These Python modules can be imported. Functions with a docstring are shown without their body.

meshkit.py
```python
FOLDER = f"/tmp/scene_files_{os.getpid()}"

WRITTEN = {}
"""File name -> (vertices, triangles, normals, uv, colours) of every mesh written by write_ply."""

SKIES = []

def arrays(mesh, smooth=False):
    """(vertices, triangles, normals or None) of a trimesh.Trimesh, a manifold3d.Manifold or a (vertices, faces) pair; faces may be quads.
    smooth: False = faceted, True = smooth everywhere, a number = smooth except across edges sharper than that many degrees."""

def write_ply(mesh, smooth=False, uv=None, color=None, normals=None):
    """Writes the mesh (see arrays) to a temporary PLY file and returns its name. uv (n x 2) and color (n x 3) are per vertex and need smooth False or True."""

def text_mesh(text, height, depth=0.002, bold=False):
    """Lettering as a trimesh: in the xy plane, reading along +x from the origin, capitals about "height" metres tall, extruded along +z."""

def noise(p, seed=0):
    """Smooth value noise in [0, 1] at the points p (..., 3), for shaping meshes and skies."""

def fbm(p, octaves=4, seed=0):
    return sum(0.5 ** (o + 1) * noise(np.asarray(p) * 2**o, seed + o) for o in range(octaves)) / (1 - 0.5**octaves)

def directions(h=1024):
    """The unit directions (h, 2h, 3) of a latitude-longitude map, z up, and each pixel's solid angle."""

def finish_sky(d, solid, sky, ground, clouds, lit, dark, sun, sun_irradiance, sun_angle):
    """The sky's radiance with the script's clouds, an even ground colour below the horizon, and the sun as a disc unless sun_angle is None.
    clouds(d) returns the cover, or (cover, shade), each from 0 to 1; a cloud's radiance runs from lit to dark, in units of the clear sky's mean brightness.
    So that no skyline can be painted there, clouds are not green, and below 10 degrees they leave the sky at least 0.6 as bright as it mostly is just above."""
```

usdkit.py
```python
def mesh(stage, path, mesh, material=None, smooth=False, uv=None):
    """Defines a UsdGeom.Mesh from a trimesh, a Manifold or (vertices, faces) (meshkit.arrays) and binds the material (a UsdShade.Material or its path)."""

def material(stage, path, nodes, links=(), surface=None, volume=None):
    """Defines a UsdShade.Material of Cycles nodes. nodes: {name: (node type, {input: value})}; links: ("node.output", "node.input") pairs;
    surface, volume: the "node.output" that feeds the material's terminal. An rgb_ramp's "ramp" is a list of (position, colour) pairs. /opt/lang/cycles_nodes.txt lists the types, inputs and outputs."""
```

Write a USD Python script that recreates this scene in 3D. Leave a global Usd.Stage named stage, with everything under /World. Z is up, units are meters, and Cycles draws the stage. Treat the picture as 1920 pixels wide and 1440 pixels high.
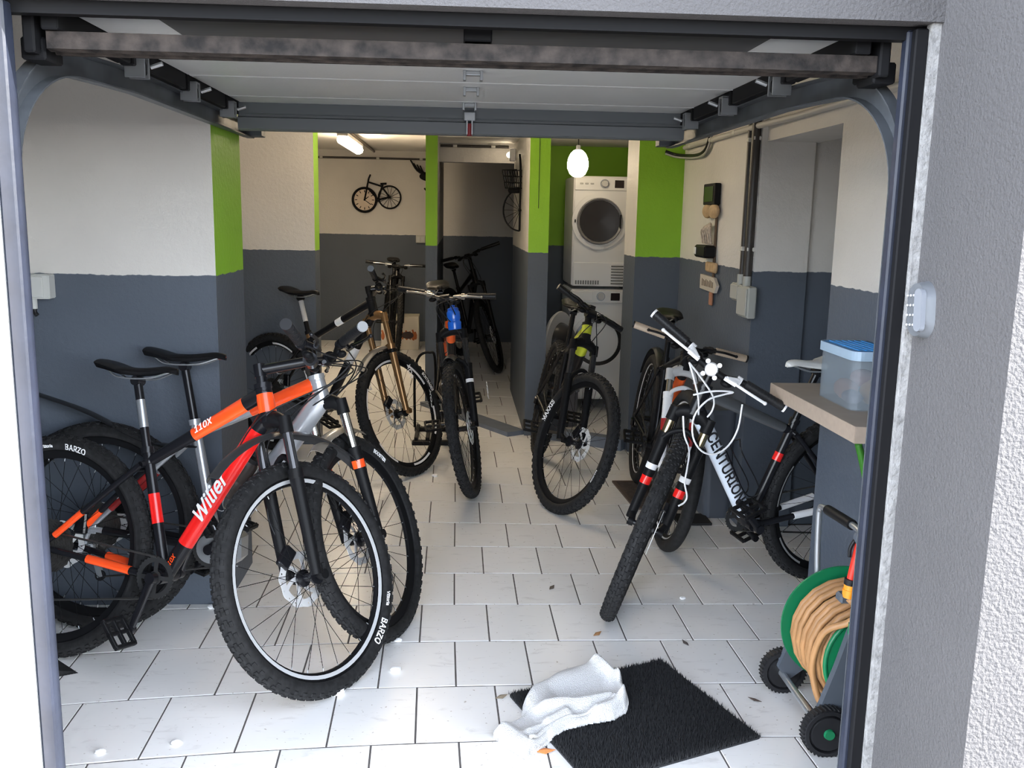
import math, random
import numpy as np, trimesh
import usdkit, meshkit
from pxr import Usd, UsdGeom, UsdLux, UsdShade, Gf, Sdf, Vt
from shapely.geometry import Polygon, Point, box as sbox
from shapely import affinity

stage = Usd.Stage.CreateInMemory()
UsdGeom.SetStageUpAxis(stage, 'Z'); UsdGeom.SetStageMetersPerUnit(stage, 1.0)
world = UsdGeom.Xform.Define(stage, '/World'); UsdGeom.Scope.Define(stage, '/World/Looks')
stage.SetDefaultPrim(world.GetPrim())
PI = math.pi
rng = random.Random(7)

# ---------------------------------------------------------------- camera, sky, sun, exposure
EXPOSURE = 0.36
SUN = 6.0
SKY = 0.55
LAMP, GLOBE, SMALL, MAIN = 50.0, 12.0, 40.0, 27.0             # strengths of the lamps in the room
SUN_TO = np.array([0.80, -0.17, 0.62])            # direction towards the sun: from the right, a little in front of the facade
def rot(ax, a):
    ax = np.asarray(ax, float) / np.linalg.norm(ax); K = np.array([[0, -ax[2], ax[1]], [ax[2], 0, -ax[0]], [-ax[1], ax[0], 0]])
    return np.eye(3) + math.sin(a) * K + (1 - math.cos(a)) * K @ K
FPX, PITCH, YAW, ROLL = 1747.8, -0.17703, 0.06104, 0.01923
CAM = np.array([0.1248, -3.4229, 1.4884])
cp, sp, cy, sy = math.cos(PITCH), math.sin(PITCH), math.cos(YAW), math.sin(YAW)
fwd = np.array([sy * cp, cy * cp, sp]); right = np.array([cy, -sy, 0.0]); up = np.cross(right, fwd)
cr, sr = math.cos(ROLL), math.sin(ROLL)
right, up = cr * right + sr * up, -sr * right + cr * up
def mat4(cols, t):
    m = Gf.Matrix4d(1.0)
    for r in range(3):
        m.SetRow(r, Gf.Vec4d(*[float(x) for x in cols[r]], 0.0))
    m.SetRow(3, Gf.Vec4d(*[float(x) for x in t], 1.0))
    return m
camera = UsdGeom.Camera.Define(stage, '/World/camera')
camera.AddTransformOp().Set(mat4([right, up, -fwd], CAM))
camera.CreateHorizontalApertureAttr(36.0); camera.CreateVerticalApertureAttr(27.0)
camera.CreateFocalLengthAttr(36.0 * FPX / 1920.0); camera.CreateClippingRangeAttr(Gf.Vec2f(0.05, 500.0))
camera.CreateExposureAttr(EXPOSURE)
sun = UsdLux.DistantLight.Define(stage, '/World/sun')
sd = SUN_TO / np.linalg.norm(SUN_TO); sx_ = np.cross([0, 0, 1.0], sd); sx_ /= np.linalg.norm(sx_)
sun.AddTransformOp().Set(mat4([sx_, np.cross(sd, sx_), sd], [0, 0, 5]))
sun.CreateIntensityAttr(SUN); sun.CreateColorAttr(Gf.Vec3f(1.0, 0.95, 0.88)); sun.CreateAngleAttr(0.6); sun.CreateNormalizeAttr(True)
sky = UsdLux.DomeLight.Define(stage, '/World/sky')
sky.CreateIntensityAttr(1.0)
skym = usdkit.material(stage, '/World/Looks/sky', {'t': ('texture_coordinate', {}), 's': ('sky_texture', {'sky_type': 'multiple_scattering', 'sun_disc': False, 'sun_elevation': math.asin(SUN_TO[2] / np.linalg.norm(SUN_TO)), 'sun_rotation': math.atan2(SUN_TO[0], SUN_TO[1]), 'aerosol_density': 1.5}), 'h': ('hsv', {'saturation': 0.35}), 'b': ('background_shader', {'strength': SKY})},
                       [('t.generated', 's.vector'), ('s.color', 'h.color'), ('h.color', 'b.color')], surface='b.background')
UsdShade.MaterialBindingAPI.Apply(sky.GetPrim()).Bind(skym)

# ---------------------------------------------------------------- materials
LOOKS = {}
def look(name, color, rough=0.5, metal=0.0, var=0.0, scale=8.0, bump=0.0, bscale=60.0, spec=0.5, coat=0.0, color2=None, rand=0.0):
    if name in LOOKS: return LOOKS[name]
    n = {'p': ('principled_bsdf', {'base_color': color, 'roughness': rough, 'metallic': metal, 'specular_ior_level': spec, 'coat_weight': coat})}
    l = []
    if var or bump or color2: n['g'] = ('geometry', {})
    last = None
    if var or color2:
        c2 = color2 or tuple(min(1, c * (1 + var)) for c in color); c1 = color if color2 else tuple(c * (1 - var) for c in color)
        n['n'] = ('noise_texture', {'scale': scale, 'detail': 4.0}); n['r'] = ('rgb_ramp', {'ramp': [(0.32, c1), (0.68, c2)]})
        l += [('g.position', 'n.vector'), ('n.fac', 'r.fac')]; last = 'r.color'
        if not rand: l.append((last, 'p.base_color'))
    if rand:
        n['oi'] = ('object_info', {}); n['rr'] = ('rgb_ramp', {'ramp': [(0, (1 - rand,) * 3), (1, (1.0,) * 3)]})
        n['mx'] = ('vector_math', {'math_type': 'multiply', 'vector1': color})
        l += [('oi.random', 'rr.fac'), ('rr.color', 'mx.vector2'), ('mx.vector', 'p.base_color')]
        if last: l.append((last, 'mx.vector1'))
    if bump:
        n['bn'] = ('noise_texture', {'scale': bscale, 'detail': 5.0}); n['b'] = ('bump', {'strength': bump, 'distance': 0.01})
        l += [('g.position', 'bn.vector'), ('bn.fac', 'b.height'), ('b.normal', 'p.normal')]
    LOOKS[name] = usdkit.material(stage, '/World/Looks/' + name, n, l, surface='p.BSDF')
    return LOOKS[name]
def emit(name, color, strength):
    LOOKS[name] = usdkit.material(stage, '/World/Looks/' + name, {'e': ('emission', {'color': color, 'strength': strength})}, [], surface='e.emission')
    return LOOKS[name]
def painted(name, upper, lower, level=1.258):
    """wall paint in two colours, the lower one up to a hand-rolled edge at the given height; plaster relief"""
    n = {'g': ('geometry', {}), 's': ('separate_xyz', {}), 'n': ('noise_texture', {'scale': 22.0, 'detail': 3.0}),
         'm': ('math', {'math_type': 'multiply_add', 'value2': 0.016, 'value3': -0.008 - level}), 'a': ('math', {'math_type': 'add'}),
         'k': ('math', {'math_type': 'multiply_add', 'value2': 400.0, 'value3': 0.5}), 'c': ('clamp', {}), 'mix': ('rgb_ramp', {'ramp': [(0.0, lower), (1.0, upper)]}),
         'bn': ('noise_texture', {'scale': 48.0, 'detail': 5.0, 'roughness': 0.6}), 'b': ('bump', {'strength': 0.22, 'distance': 0.012}),
         'v': ('noise_texture', {'scale': 3.0, 'detail': 3.0}), 'vr': ('rgb_ramp', {'ramp': [(0.3, (0.93, 0.93, 0.93)), (0.7, (1.0, 1.0, 1.0))]}), 'mx': ('vector_math', {'math_type': 'multiply'}),
         'p': ('principled_bsdf', {'roughness': 0.5, 'specular_ior_level': 0.25})}
    l = [('g.position', 's.vector'), ('g.position', 'n.vector'), ('n.fac', 'm.value1'), ('m.value', 'a.value1'), ('s.z', 'a.value2'), ('a.value', 'k.value1'), ('k.value', 'c.value'),
         ('c.result', 'mix.fac'), ('g.position', 'bn.vector'), ('bn.fac', 'b.height'), ('b.normal', 'p.normal'), ('g.position', 'v.vector'), ('v.fac', 'vr.fac'),
         ('mix.color', 'mx.vector1'), ('vr.color', 'mx.vector2'), ('mx.vector', 'p.base_color')]
    LOOKS[name] = usdkit.material(stage, '/World/Looks/' + name, n, l, surface='p.BSDF')
    return LOOKS[name]

WHITE, SLATE, GREEN = (0.62, 0.60, 0.57), (0.088, 0.104, 0.130), (0.26, 0.52, 0.035)
wall_white = painted('wall_white_and_slate', WHITE, SLATE)
wall_green = painted('wall_green_and_slate', GREEN, SLATE)
ceiling_white = look('ceiling_white', (0.72, 0.70, 0.66), 0.7, bump=0.15, bscale=40)
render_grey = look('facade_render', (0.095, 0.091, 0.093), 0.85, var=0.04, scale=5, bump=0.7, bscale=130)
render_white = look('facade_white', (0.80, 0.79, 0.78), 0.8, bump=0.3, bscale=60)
post_blue = look('steel_frame_blue', (0.012, 0.015, 0.026), 0.45, 0.0, var=0.2, scale=14, bump=0.1, bscale=30)
track_steel = look('track_steel', (0.085, 0.094, 0.107), 0.45, 0.2, var=0.2, scale=14)
black_steel = look('black_steel', (0.006, 0.006, 0.007), 0.6, spec=0.15)
beam_worn = look('worn_rubber_beam', (0.012, 0.011, 0.011), 0.65, 0.0, scale=26, color2=(0.055, 0.045, 0.040), spec=0.15, bump=0.4, bscale=50)
door_white = look('door_panel_white', (0.54, 0.55, 0.55), 0.40, bump=0.06, bscale=120)
galv = look('galvanised', (0.42, 0.44, 0.46), 0.35, 0.9)
chrome = look('polished_metal', (0.80, 0.80, 0.80), 0.35, 0.55)
grout = look('grout', (0.11, 0.10, 0.095), 0.9)
concrete = look('driveway_concrete', (0.13, 0.125, 0.12), 0.9, var=0.1, scale=6)
black = look('black_paint', (0.004, 0.004, 0.005), 0.25, spec=0.35, coat=0.1)
matt_black = look('matt_black', (0.0045, 0.0045, 0.005), 0.45, spec=0.15)
rubber = look('rubber', (0.0125, 0.0125, 0.013), 0.7, spec=0.2, var=0.35, scale=60)
plastic_black = look('black_plastic', (0.008, 0.008, 0.009), 0.42, spec=0.3)
white_paint = look('white_paint', (0.78, 0.78, 0.79), 0.3, coat=0.3)
appliance = look('appliance_white', (0.72, 0.71, 0.69), 0.35)
wood_dark = look('wood_dark', (0.10, 0.06, 0.035), 0.6)
wood_pale = look('wood_pale', (0.42, 0.29, 0.16), 0.65, var=0.2, scale=30)

# ---------------------------------------------------------------- mesh helpers
class MB:
    def __init__(self): self.v, self.f, self.n = [], [], 0
    def add(self, v, f, M=None, t=None):
        v = np.asarray(v, float); f = np.asarray(f, int)
        if f.shape[1] == 4: f = np.vstack([f[:, [0, 1, 2]], f[:, [0, 2, 3]]])
        if M is not None: v = v @ np.asarray(M).T
        if t is not None: v = v + np.asarray(t)
        self.v.append(v); self.f.append(f + self.n); self.n += len(v); return self
    def tm(self, m, M=None, t=None): return self.add(m.vertices, m.faces, M, t)
    def get(self): return np.vstack(self.v), np.vstack(self.f)
    def empty(self): return not self.v
BOXF = np.array([[0, 3, 2, 1], [4, 5, 6, 7], [0, 1, 5, 4], [1, 2, 6, 5], [2, 3, 7, 6], [3, 0, 4, 7]])
def box(x0, x1, y0, y1, z0, z1):
    return np.array([[x0, y0, z0], [x1, y0, z0], [x1, y1, z0], [x0, y1, z0], [x0, y0, z1], [x1, y0, z1], [x1, y1, z1], [x0, y1, z1]], float), BOXF
def cbox(x0, x1, y0, y1, z0, z1, c=0.004):
    """box with chamfered edges (hull of the three inset boxes)"""
    pts = []
    for sx in (0, 1):
        for sy_ in (0, 1):
            for sz in (0, 1):
                x, y, z = (x0, x1)[sx], (y0, y1)[sy_], (z0, z1)[sz]; ix, iy, iz = c * (1 - 2 * sx), c * (1 - 2 * sy_), c * (1 - 2 * sz)
                pts += [[x, y + iy, z + iz], [x + ix, y, z + iz], [x + ix, y + iy, z]]
    h = trimesh.convex.convex_hull(np.array(pts)); return np.array(h.vertices), np.array(h.faces)
def frame_for(d):
    d = np.asarray(d, float); d = d / np.linalg.norm(d)
    a = np.array([0, 0, 1.0]) if abs(d[2]) < 0.9 else np.array([1.0, 0, 0])
    u = np.cross(a, d); u /= np.linalg.norm(u); return u, np.cross(d, u), d
def tube(p0, p1, r0, r1=None, n=12, sq=1.0, caps=True):
    """frustum from p0 to p1; sq flattens it sideways"""
    r1 = r0 if r1 is None else r1; p0, p1 = np.asarray(p0, float), np.asarray(p1, float); u, w, d = frame_for(p1 - p0)
    a = np.arange(n) * 2 * PI / n; ring = np.cos(a)[:, None] * u * sq + np.sin(a)[:, None] * w
    v = np.vstack([p0 + ring * r0, p1 + ring * r1]); i = np.arange(n); j = (i + 1) % n
    f = np.vstack([np.stack([i, j, j + n], 1), np.stack([i, j + n, i + n], 1)])
    if caps:
        v = np.vstack([v, p0, p1]); f = np.vstack([f, np.stack([j, i, np.full(n, 2 * n)], 1), np.stack([i + n, j + n, np.full(n, 2 * n + 1)], 1)])
    return v, f
def smooth_path(pts, n=24):
    """Catmull-Rom through the points"""
    p = np.asarray(pts, float)
    if len(p) < 3: return p
    q = np.vstack([2 * p[0] - p[1], p, 2 * p[-1] - p[-2]]); out = []
    per = max(2, n // (len(p) - 1))
    for k in range(1, len(q) - 2):
        for t in np.linspace(0, 1, per, endpoint=False):
            a, b, c, d = q[k - 1], q[k], q[k + 1], q[k + 2]
            out.append(0.5 * ((2 * b) + (c - a) * t + (2 * a - 5 * b + 4 * c - d) * t * t + (3 * b - a - 3 * c + d) * t ** 3))
    return np.vstack(out + [p[-1]])
def sweep(pts, r, n=8, closed=False, section=None):
    """tube (or any closed section: (u, w) points) along a polyline, parallel transported"""
    p = np.asarray(pts, float); m = len(p)
    t = np.roll(p, -1, 0) - np.roll(p, 1, 0) if closed else np.gradient(p, axis=0)
    t /= np.maximum(np.linalg.norm(t, axis=1, keepdims=True), 1e-12)
    u = frame_for(t[0])[0]; a = np.arange(n) * 2 * PI / n
    sec = np.stack([np.cos(a), np.sin(a)], 1) if section is None else np.asarray(section, float); n = len(sec)
    rr = np.broadcast_to(np.asarray(r, float), (m,)); V = []
    for k in range(m):
        u = u - t[k] * (u @ t[k]); u /= np.linalg.norm(u); w = np.cross(t[k], u)
        V.append(p[k] + rr[k] * (sec[:, :1] * u + sec[:, 1:] * w))
    V = np.vstack(V); F = []; i = np.arange(n); j = (i + 1) % n
    for k in range(m if closed else m - 1):
        a0, b0 = k * n, ((k + 1) % m) * n; F += [np.stack([a0 + i, a0 + j, b0 + j], 1), np.stack([a0 + i, b0 + j, b0 + i], 1)]
    if not closed:
        V = np.vstack([V, p[0], p[-1]]); e = (m - 1) * n
        F += [np.stack([j, i, np.full(n, m * n)], 1), np.stack([e + i, e + j, np.full(n, m * n + 1)], 1)]
    return V, np.vstack(F)
def lathe(profile, n=48, closed=False, axis='y'):
    """(r, h) points turned about the axis"""
    p = np.asarray(profile, float); m = len(p); a = np.arange(n) * 2 * PI / n
    V = np.vstack([np.stack([p[:, 0] * math.cos(x), p[:, 1], p[:, 0] * math.sin(x)], 1) for x in a]); F = []
    k = np.arange(m if closed else m - 1); k2 = (k + 1) % m
    for s in range(n):
        A, B = s * m, ((s + 1) % n) * m; F += [np.stack([A + k, A + k2, B + k2], 1), np.stack([A + k, B + k2, B + k], 1)]
    F = np.vstack(F)
    if axis == 'z': V = V[:, [0, 2, 1]]; F = F[:, ::-1]
    if axis == 'x': V = V[:, [1, 0, 2]]; F = F[:, ::-1]
    return V, F
def ball(c, r, sub=2, s=(1, 1, 1)):
    m = trimesh.creation.icosphere(sub, 1.0); return m.vertices * r * np.array(s) + np.asarray(c), m.faces
def plate(poly, h, engine='earcut'):
    gs = getattr(poly, 'geoms', [poly]); return trimesh.util.concatenate([trimesh.creation.extrude_polygon(g, h, engine=engine) for g in gs])
def text(s, h, depth=0.0015, bold=True): return meshkit.text_mesh(s, h, depth, bold)

# ---------------------------------------------------------------- scene helpers
USED = set()
def numbered(path):
    if path not in USED: USED.add(path); return path
    k = 1
    while f'{path}_{k:03d}' in USED: k += 1
    USED.add(f'{path}_{k:03d}'); return f'{path}_{k:03d}'
def tag(prim, label=None, cat=None, group=None, kind=None):
    for k, v in (('label', label), ('category', cat), ('group', group), ('kind', kind)):
        if v: prim.SetCustomDataByKey(k, v)
    return prim
def obj(name, mesh, m, parent=None, smooth=35, label=None, kind=None):
    path = numbered((str(parent.GetPath()) if parent else '/World') + '/' + name)
    mesh = mesh.get() if isinstance(mesh, MB) else mesh
    p = usdkit.mesh(stage, path, mesh, m, smooth=smooth).GetPrim()
    if parent is None and kind is None: pass
    return tag(p, label, kind=kind)
def thing(name, label, cat, M=None, t=(0, 0, 0), group=None, kind=None):
    x = UsdGeom.Xform.Define(stage, numbered('/World/' + name))
    if M is None: x.AddTranslateOp().Set(Gf.Vec3d(*[float(v) for v in t]))
    else: x.AddTransformOp().Set(mat4(np.asarray(M).T, t))
    return tag(x.GetPrim(), label, cat, group, kind)
def struct(name, mesh, m, label=None, parent=None, smooth=False):
    p = obj(name, mesh, m, parent, smooth, label)
    if parent is None: tag(p, kind='structure')
    return p
# ================================================================ the room
ZC = 2.22
# floor: running-bond tiles, laid as the photo shows them (rows a little out of true)
def floor_pt(i, k):
    kk = max(k, -8.0); ii = min(max(i, -5.0), 7.0)
    B = lambda a, b: np.array([1, a, b, a * a, a * b, b * b, a * a * b, a * b * b, b ** 3, a ** 3])
    cx = np.array([0.00095, 0.25023, 0.00185, -0.00113, -0.00039, 0.00081, 0.00012, 0.00012, 0.00011, 0.00001])
    cyy = np.array([0.00483, 0.00025, -0.32326, -0.00143, 0.00394, 0.00131, -0.00045, -0.00023, -0.00039, 0.00017])
    x, y = B(ii, kk) @ cx, B(ii, kk) @ cyy
    if k < kk: y += (kk - k) * 0.37
    return np.array([x + (i - ii) * 0.247, y])
slab = MB().add(*box(-1.9, 2.2, -1.42, 8.0, -0.06, -0.003))
fl = struct('floor', slab, grout, 'white marbled floor tiles laid in running bond with dark joints')
def tile_look(name, c1, c2):
    n = {'g': ('geometry', {}), 'mp': ('mapping', {'rotation': (0, 0, 0.6), 'scale': (1.0, 3.2, 1.0)}), 'n': ('noise_texture', {'scale': 9.0, 'detail': 6.0, 'roughness': 0.65, 'distortion': 0.6}),
         'r': ('rgb_ramp', {'ramp': [(0.28, c2), (0.42, c1), (0.70, c1), (0.80, tuple(0.9 * x for x in c1))]}), 'd': ('noise_texture', {'scale': 70.0, 'detail': 2.0}), 'dr': ('rgb_ramp', {'ramp': [(0.27, (0.62, 0.58, 0.54)), (0.31, (1, 1, 1))]}),
         'mx': ('vector_math', {'math_type': 'multiply'}), 'oi': ('object_info', {}), 'or': ('rgb_ramp', {'ramp': [(0, (0.93, 0.93, 0.93)), (1, (1, 1, 1))]}), 'm2': ('vector_math', {'math_type': 'multiply'}),
         'p': ('principled_bsdf', {'roughness': 0.26, 'specular_ior_level': 0.5})}
    l = [('g.position', 'mp.vector'), ('mp.vector', 'n.vector'), ('n.fac', 'r.fac'), ('g.position', 'd.vector'), ('d.fac', 'dr.fac'), ('r.color', 'mx.vector1'), ('dr.color', 'mx.vector2'),
         ('oi.random', 'or.fac'), ('mx.vector', 'm2.vector1'), ('or.color', 'm2.vector2'), ('m2.vector', 'p.base_color')]
    return usdkit.material(stage, '/World/Looks/' + name, n, l, surface='p.BSDF')
tile_white = tile_look('marbled_tile', (0.80, 0.785, 0.765), (0.64, 0.62, 0.60))
tiles = []
FLOOR_AREA = [sbox(-1.45, -1.40, 1.56, 2.60), sbox(1.5, -0.05, 2.1, 0.95), sbox(-1.75, 2.4, 0.62, 7.75), sbox(0.6, 2.4, 1.24, 2.95), sbox(0.6, 2.6, 1.24, 4.6), sbox(1.2, 2.8, 1.6, 4.6), sbox(0.5, 4.2, 1.2, 7.75)]
from shapely import union_all
AREA = union_all(FLOOR_AREA)
for row in range(-22, 5):
    off = 0.0 if row % 2 == 0 else 0.5
    for c in range(-9, 10):
        q = np.array([floor_pt(c + off, row), floor_pt(c + 1 + off, row), floor_pt(c + 1 + off, row + 1), floor_pt(c + off, row + 1)])
        ctr = q.mean(0); d = ctr - q; q2 = q + d / np.linalg.norm(d, axis=1, keepdims=True) * 0.0045
        g = Polygon(q2).intersection(AREA)
        if g.area < 0.004 or g.geom_type != 'Polygon': continue
        tiles.append((np.hypot(ctr[0] - CAM[0], ctr[1] - CAM[1]), g))
tiles.sort(key=lambda x: x[0])
rest = MB()
for k, (d, g) in enumerate(tiles):
    pts = np.array(Polygon(g).exterior.coords)[:-1]
    if Polygon(pts).exterior.is_ccw is False: pts = pts[::-1]
    n = len(pts); c = pts.mean(0); dd = c - pts; ins = pts + dd / np.linalg.norm(dd, axis=1, keepdims=True) * 0.0015
    dz = rng.uniform(-0.0006, 0.0006); i = np.arange(n); j = (i + 1) % n
    V = np.vstack([np.c_[pts, np.full(n, -0.004)], np.c_[pts, np.full(n, -0.0012 + dz)], np.c_[ins, np.full(n, dz)]])
    F = np.vstack([np.stack([i, j, j + n], 1), np.stack([i, j + n, i + n], 1), np.stack([i + n, j + n, j + 2 * n], 1), np.stack([i + n, j + 2 * n, i + 2 * n], 1), np.stack([np.full(n - 2, 2 * n), 2 * n + np.arange(1, n - 1), 2 * n + np.arange(2, n)], 1)])
    if k < 300: obj('tile', (V, F), tile_white, fl, False)
    else: rest.add(V, F)
if not rest.empty(): obj('tile_field', rest, tile_white, fl, False, kind='stuff')
struct('trim_1', MB().add(*box(-3.5, 3.5, -9.0, -1.42, -0.10, -0.02)), concrete, 'pale concrete driveway in front of the garage')

# interior walls
def wallbox(name, x0, x1, y0, y1, z0=0.0, z1=ZC, m=wall_white, label=None, green=()):
    """a wall block; green: faces (front '-y', right '+x', left '-x') painted green over slate"""
    v, f = box(x0, x1, y0, y1, z0, z1); idx = {'-z': 0, '+z': 1, '-y': 2, '+x': 3, '+y': 4, '-x': 5}
    keep = [k for k in range(6) if k not in [idx[g] for g in green]]
    p = struct(name, (v, f[keep]), m, label)
    for g in green: obj('painted_face', (v, f[[idx[g]]]), wall_green, p, False, label='green painted face')
    return p
wallbox('wall_left_pier', -1.75, -0.745, 0.02, 0.46, label='wall pier beside the door with white over slate blue paint', green=('+x',))
wallbox('wall_left', -1.75, -1.47, -1.40, 0.02, label='side wall left of the garage door')
wallbox('wall_left_recess', -1.75, -1.45, 0.46, 2.58, label='side wall hidden behind the first pier')
wallbox('wall_left_pier_rear', -1.75, -0.77, 2.58, 2.78, label='second wall pier further in, white over slate', green=('+x',))
wallbox('wall_left_rear', -1.95, -1.75, 2.58, 7.95, label='left wall of the rear room')
wallbox('wall_back', -1.95, 1.4, 7.75, 7.95, label='back wall in cream white over slate paint')
wallbox('wall_middle', -0.122, -0.03, 3.97, 7.15, label='thin wall with green front edge between rear room and passage', green=('-y',))
wallbox('wall_passage', 0.60, 0.735, 2.86, 4.62, label='partition with green front face beside the laundry niche', green=('-y',))
wallbox('wall_passage_rear', 1.2, 1.4, 4.7, 7.75, label='right wall of the rear passage')
wallbox('wall_niche_back', 0.70, 1.78, 4.60, 4.70, m=wall_green, label='green back wall of the laundry niche')
wallbox('wall_niche_right', 1.60, 1.78, 2.81, 4.62, label='hidden right wall of the laundry niche')
wallbox('wall_right_pier', 1.24, 1.78, 2.42, 2.81, label='broad pier right of the laundry niche with green front', green=('-y',))
wallbox('wall_right', 1.525, 1.78, 0.93, 2.42, label='right wall with pipes and hanging ornaments')
wallbox('wall_right_alcove_back', 1.60, 2.2, 0.97, 1.15, label='shaded end wall of the alcove')
wallbox('wall_right_alcove', 2.1, 2.3, 0.0, 0.97, label='outer wall of the alcove')
wallbox('wall_right_near', 1.55, 2.2, -1.40, 0.07, label='right wall beside the door behind the shelf')
struct('wall_right_header', MB().add(*box(1.55, 1.80, 0.07, 0.95, 1.855, ZC)), wall_white, 'header over the alcove in the right wall')
struct('wall_passage_header', MB().add(*box(-0.03, 0.60, 4.62, 4.74, 1.935, ZC)), wall_white, 'white lintel over the opening to the rear passage')
struct('ceiling', MB().add(*box(-1.95, 2.3, -1.40, 7.95, ZC, ZC + 0.15)), ceiling_white, 'white ceiling')
struct('trim_2', MB().add(*box(0.735, 1.60, 2.86, 4.60, 2.085, ZC)), ceiling_white, 'lowered white ceiling over the laundry niche')
struct('trim_3', MB().add(*box(-0.03, 0.60, 4.0, 4.62, 2.09, ZC)), ceiling_white, 'lowered white ceiling before the passage')
def kerb(name, a, b, w=0.10, h=0.055, label=''):
    a, b = np.array(a, float), np.array(b, float); d = (b - a) / np.linalg.norm(b - a); nrm = np.array([-d[1], d[0]])
    q = [a, b, b + nrm * w, a + nrm * w]; v = np.array([[*p, z] for z in (-0.003, h) for p in q]); return struct(name, (v, BOXF), look('kerb_slate', (0.12, 0.14, 0.175), 0.5, var=0.1, scale=10), label)
kerb('trim_4', (0.61, 2.90), (-0.03, 3.96), 0.15, 0.03, 'slate painted threshold strip before the passage')
kerb('trim_5', (1.245, 2.50), (0.72, 2.86), 0.08, 0.075, 'slate painted kerb in front of the laundry niche')

# facade around the opening
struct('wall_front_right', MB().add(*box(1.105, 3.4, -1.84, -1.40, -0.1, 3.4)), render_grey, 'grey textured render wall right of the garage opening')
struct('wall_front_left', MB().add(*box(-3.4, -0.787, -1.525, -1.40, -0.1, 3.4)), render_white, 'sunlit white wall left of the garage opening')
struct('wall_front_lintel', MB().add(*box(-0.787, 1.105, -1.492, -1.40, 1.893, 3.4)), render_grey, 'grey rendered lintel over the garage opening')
struct('trim_6', MB().add(*box(1.088, 1.105, -1.482, -1.455, 0.0, 1.893)), look('mortar_grey', (0.30, 0.295, 0.29), 0.9, var=0.18, scale=40, bump=1.0, bscale=60), 'rough white mortar strip beside the right door post')

# door frame posts
pl = thing('door_post', 'dark blue steel door post against the sunlit white jamb', 'door post', kind='structure')
obj('post_profile', MB().add(*cbox(-0.785, -0.753, -1.475, -1.435, 0, 1.885, 0.004)).add(*cbox(-0.785, -0.768, -1.437, -1.40, 0, 1.885, 0.003)), post_blue, pl)
obj('edge_strip', MB().add(*box(-0.789, -0.785, -1.478, -1.45, 0, 1.885)), galv, pl, label='bright metal edge strip')
pr = thing('door_post', 'dark blue steel door post beside the keypad wall', 'door post', kind='structure')
obj('post_profile', MB().add(*cbox(1.066, 1.087, -1.45, -1.42, 0, 1.885, 0.003)).add(*cbox(1.052, 1.067, -1.447, -1.42, 0, 1.885, 0.004)).add(*cbox(1.075, 1.105, -1.425, -1.40, 0, 1.885, 0.003)), post_blue, pr)
obj('black_seal', MB().add(*cbox(1.060, 1.088, -1.468, -1.448, 0, 1.885, 0.003)), black_steel, pr, label='black rubber seal')
struct('trim_7', MB().add(*box(-0.787, 1.105, -1.440, -1.41, 1.866, 1.893)), black_steel, 'black steel header under the lintel')

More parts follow.
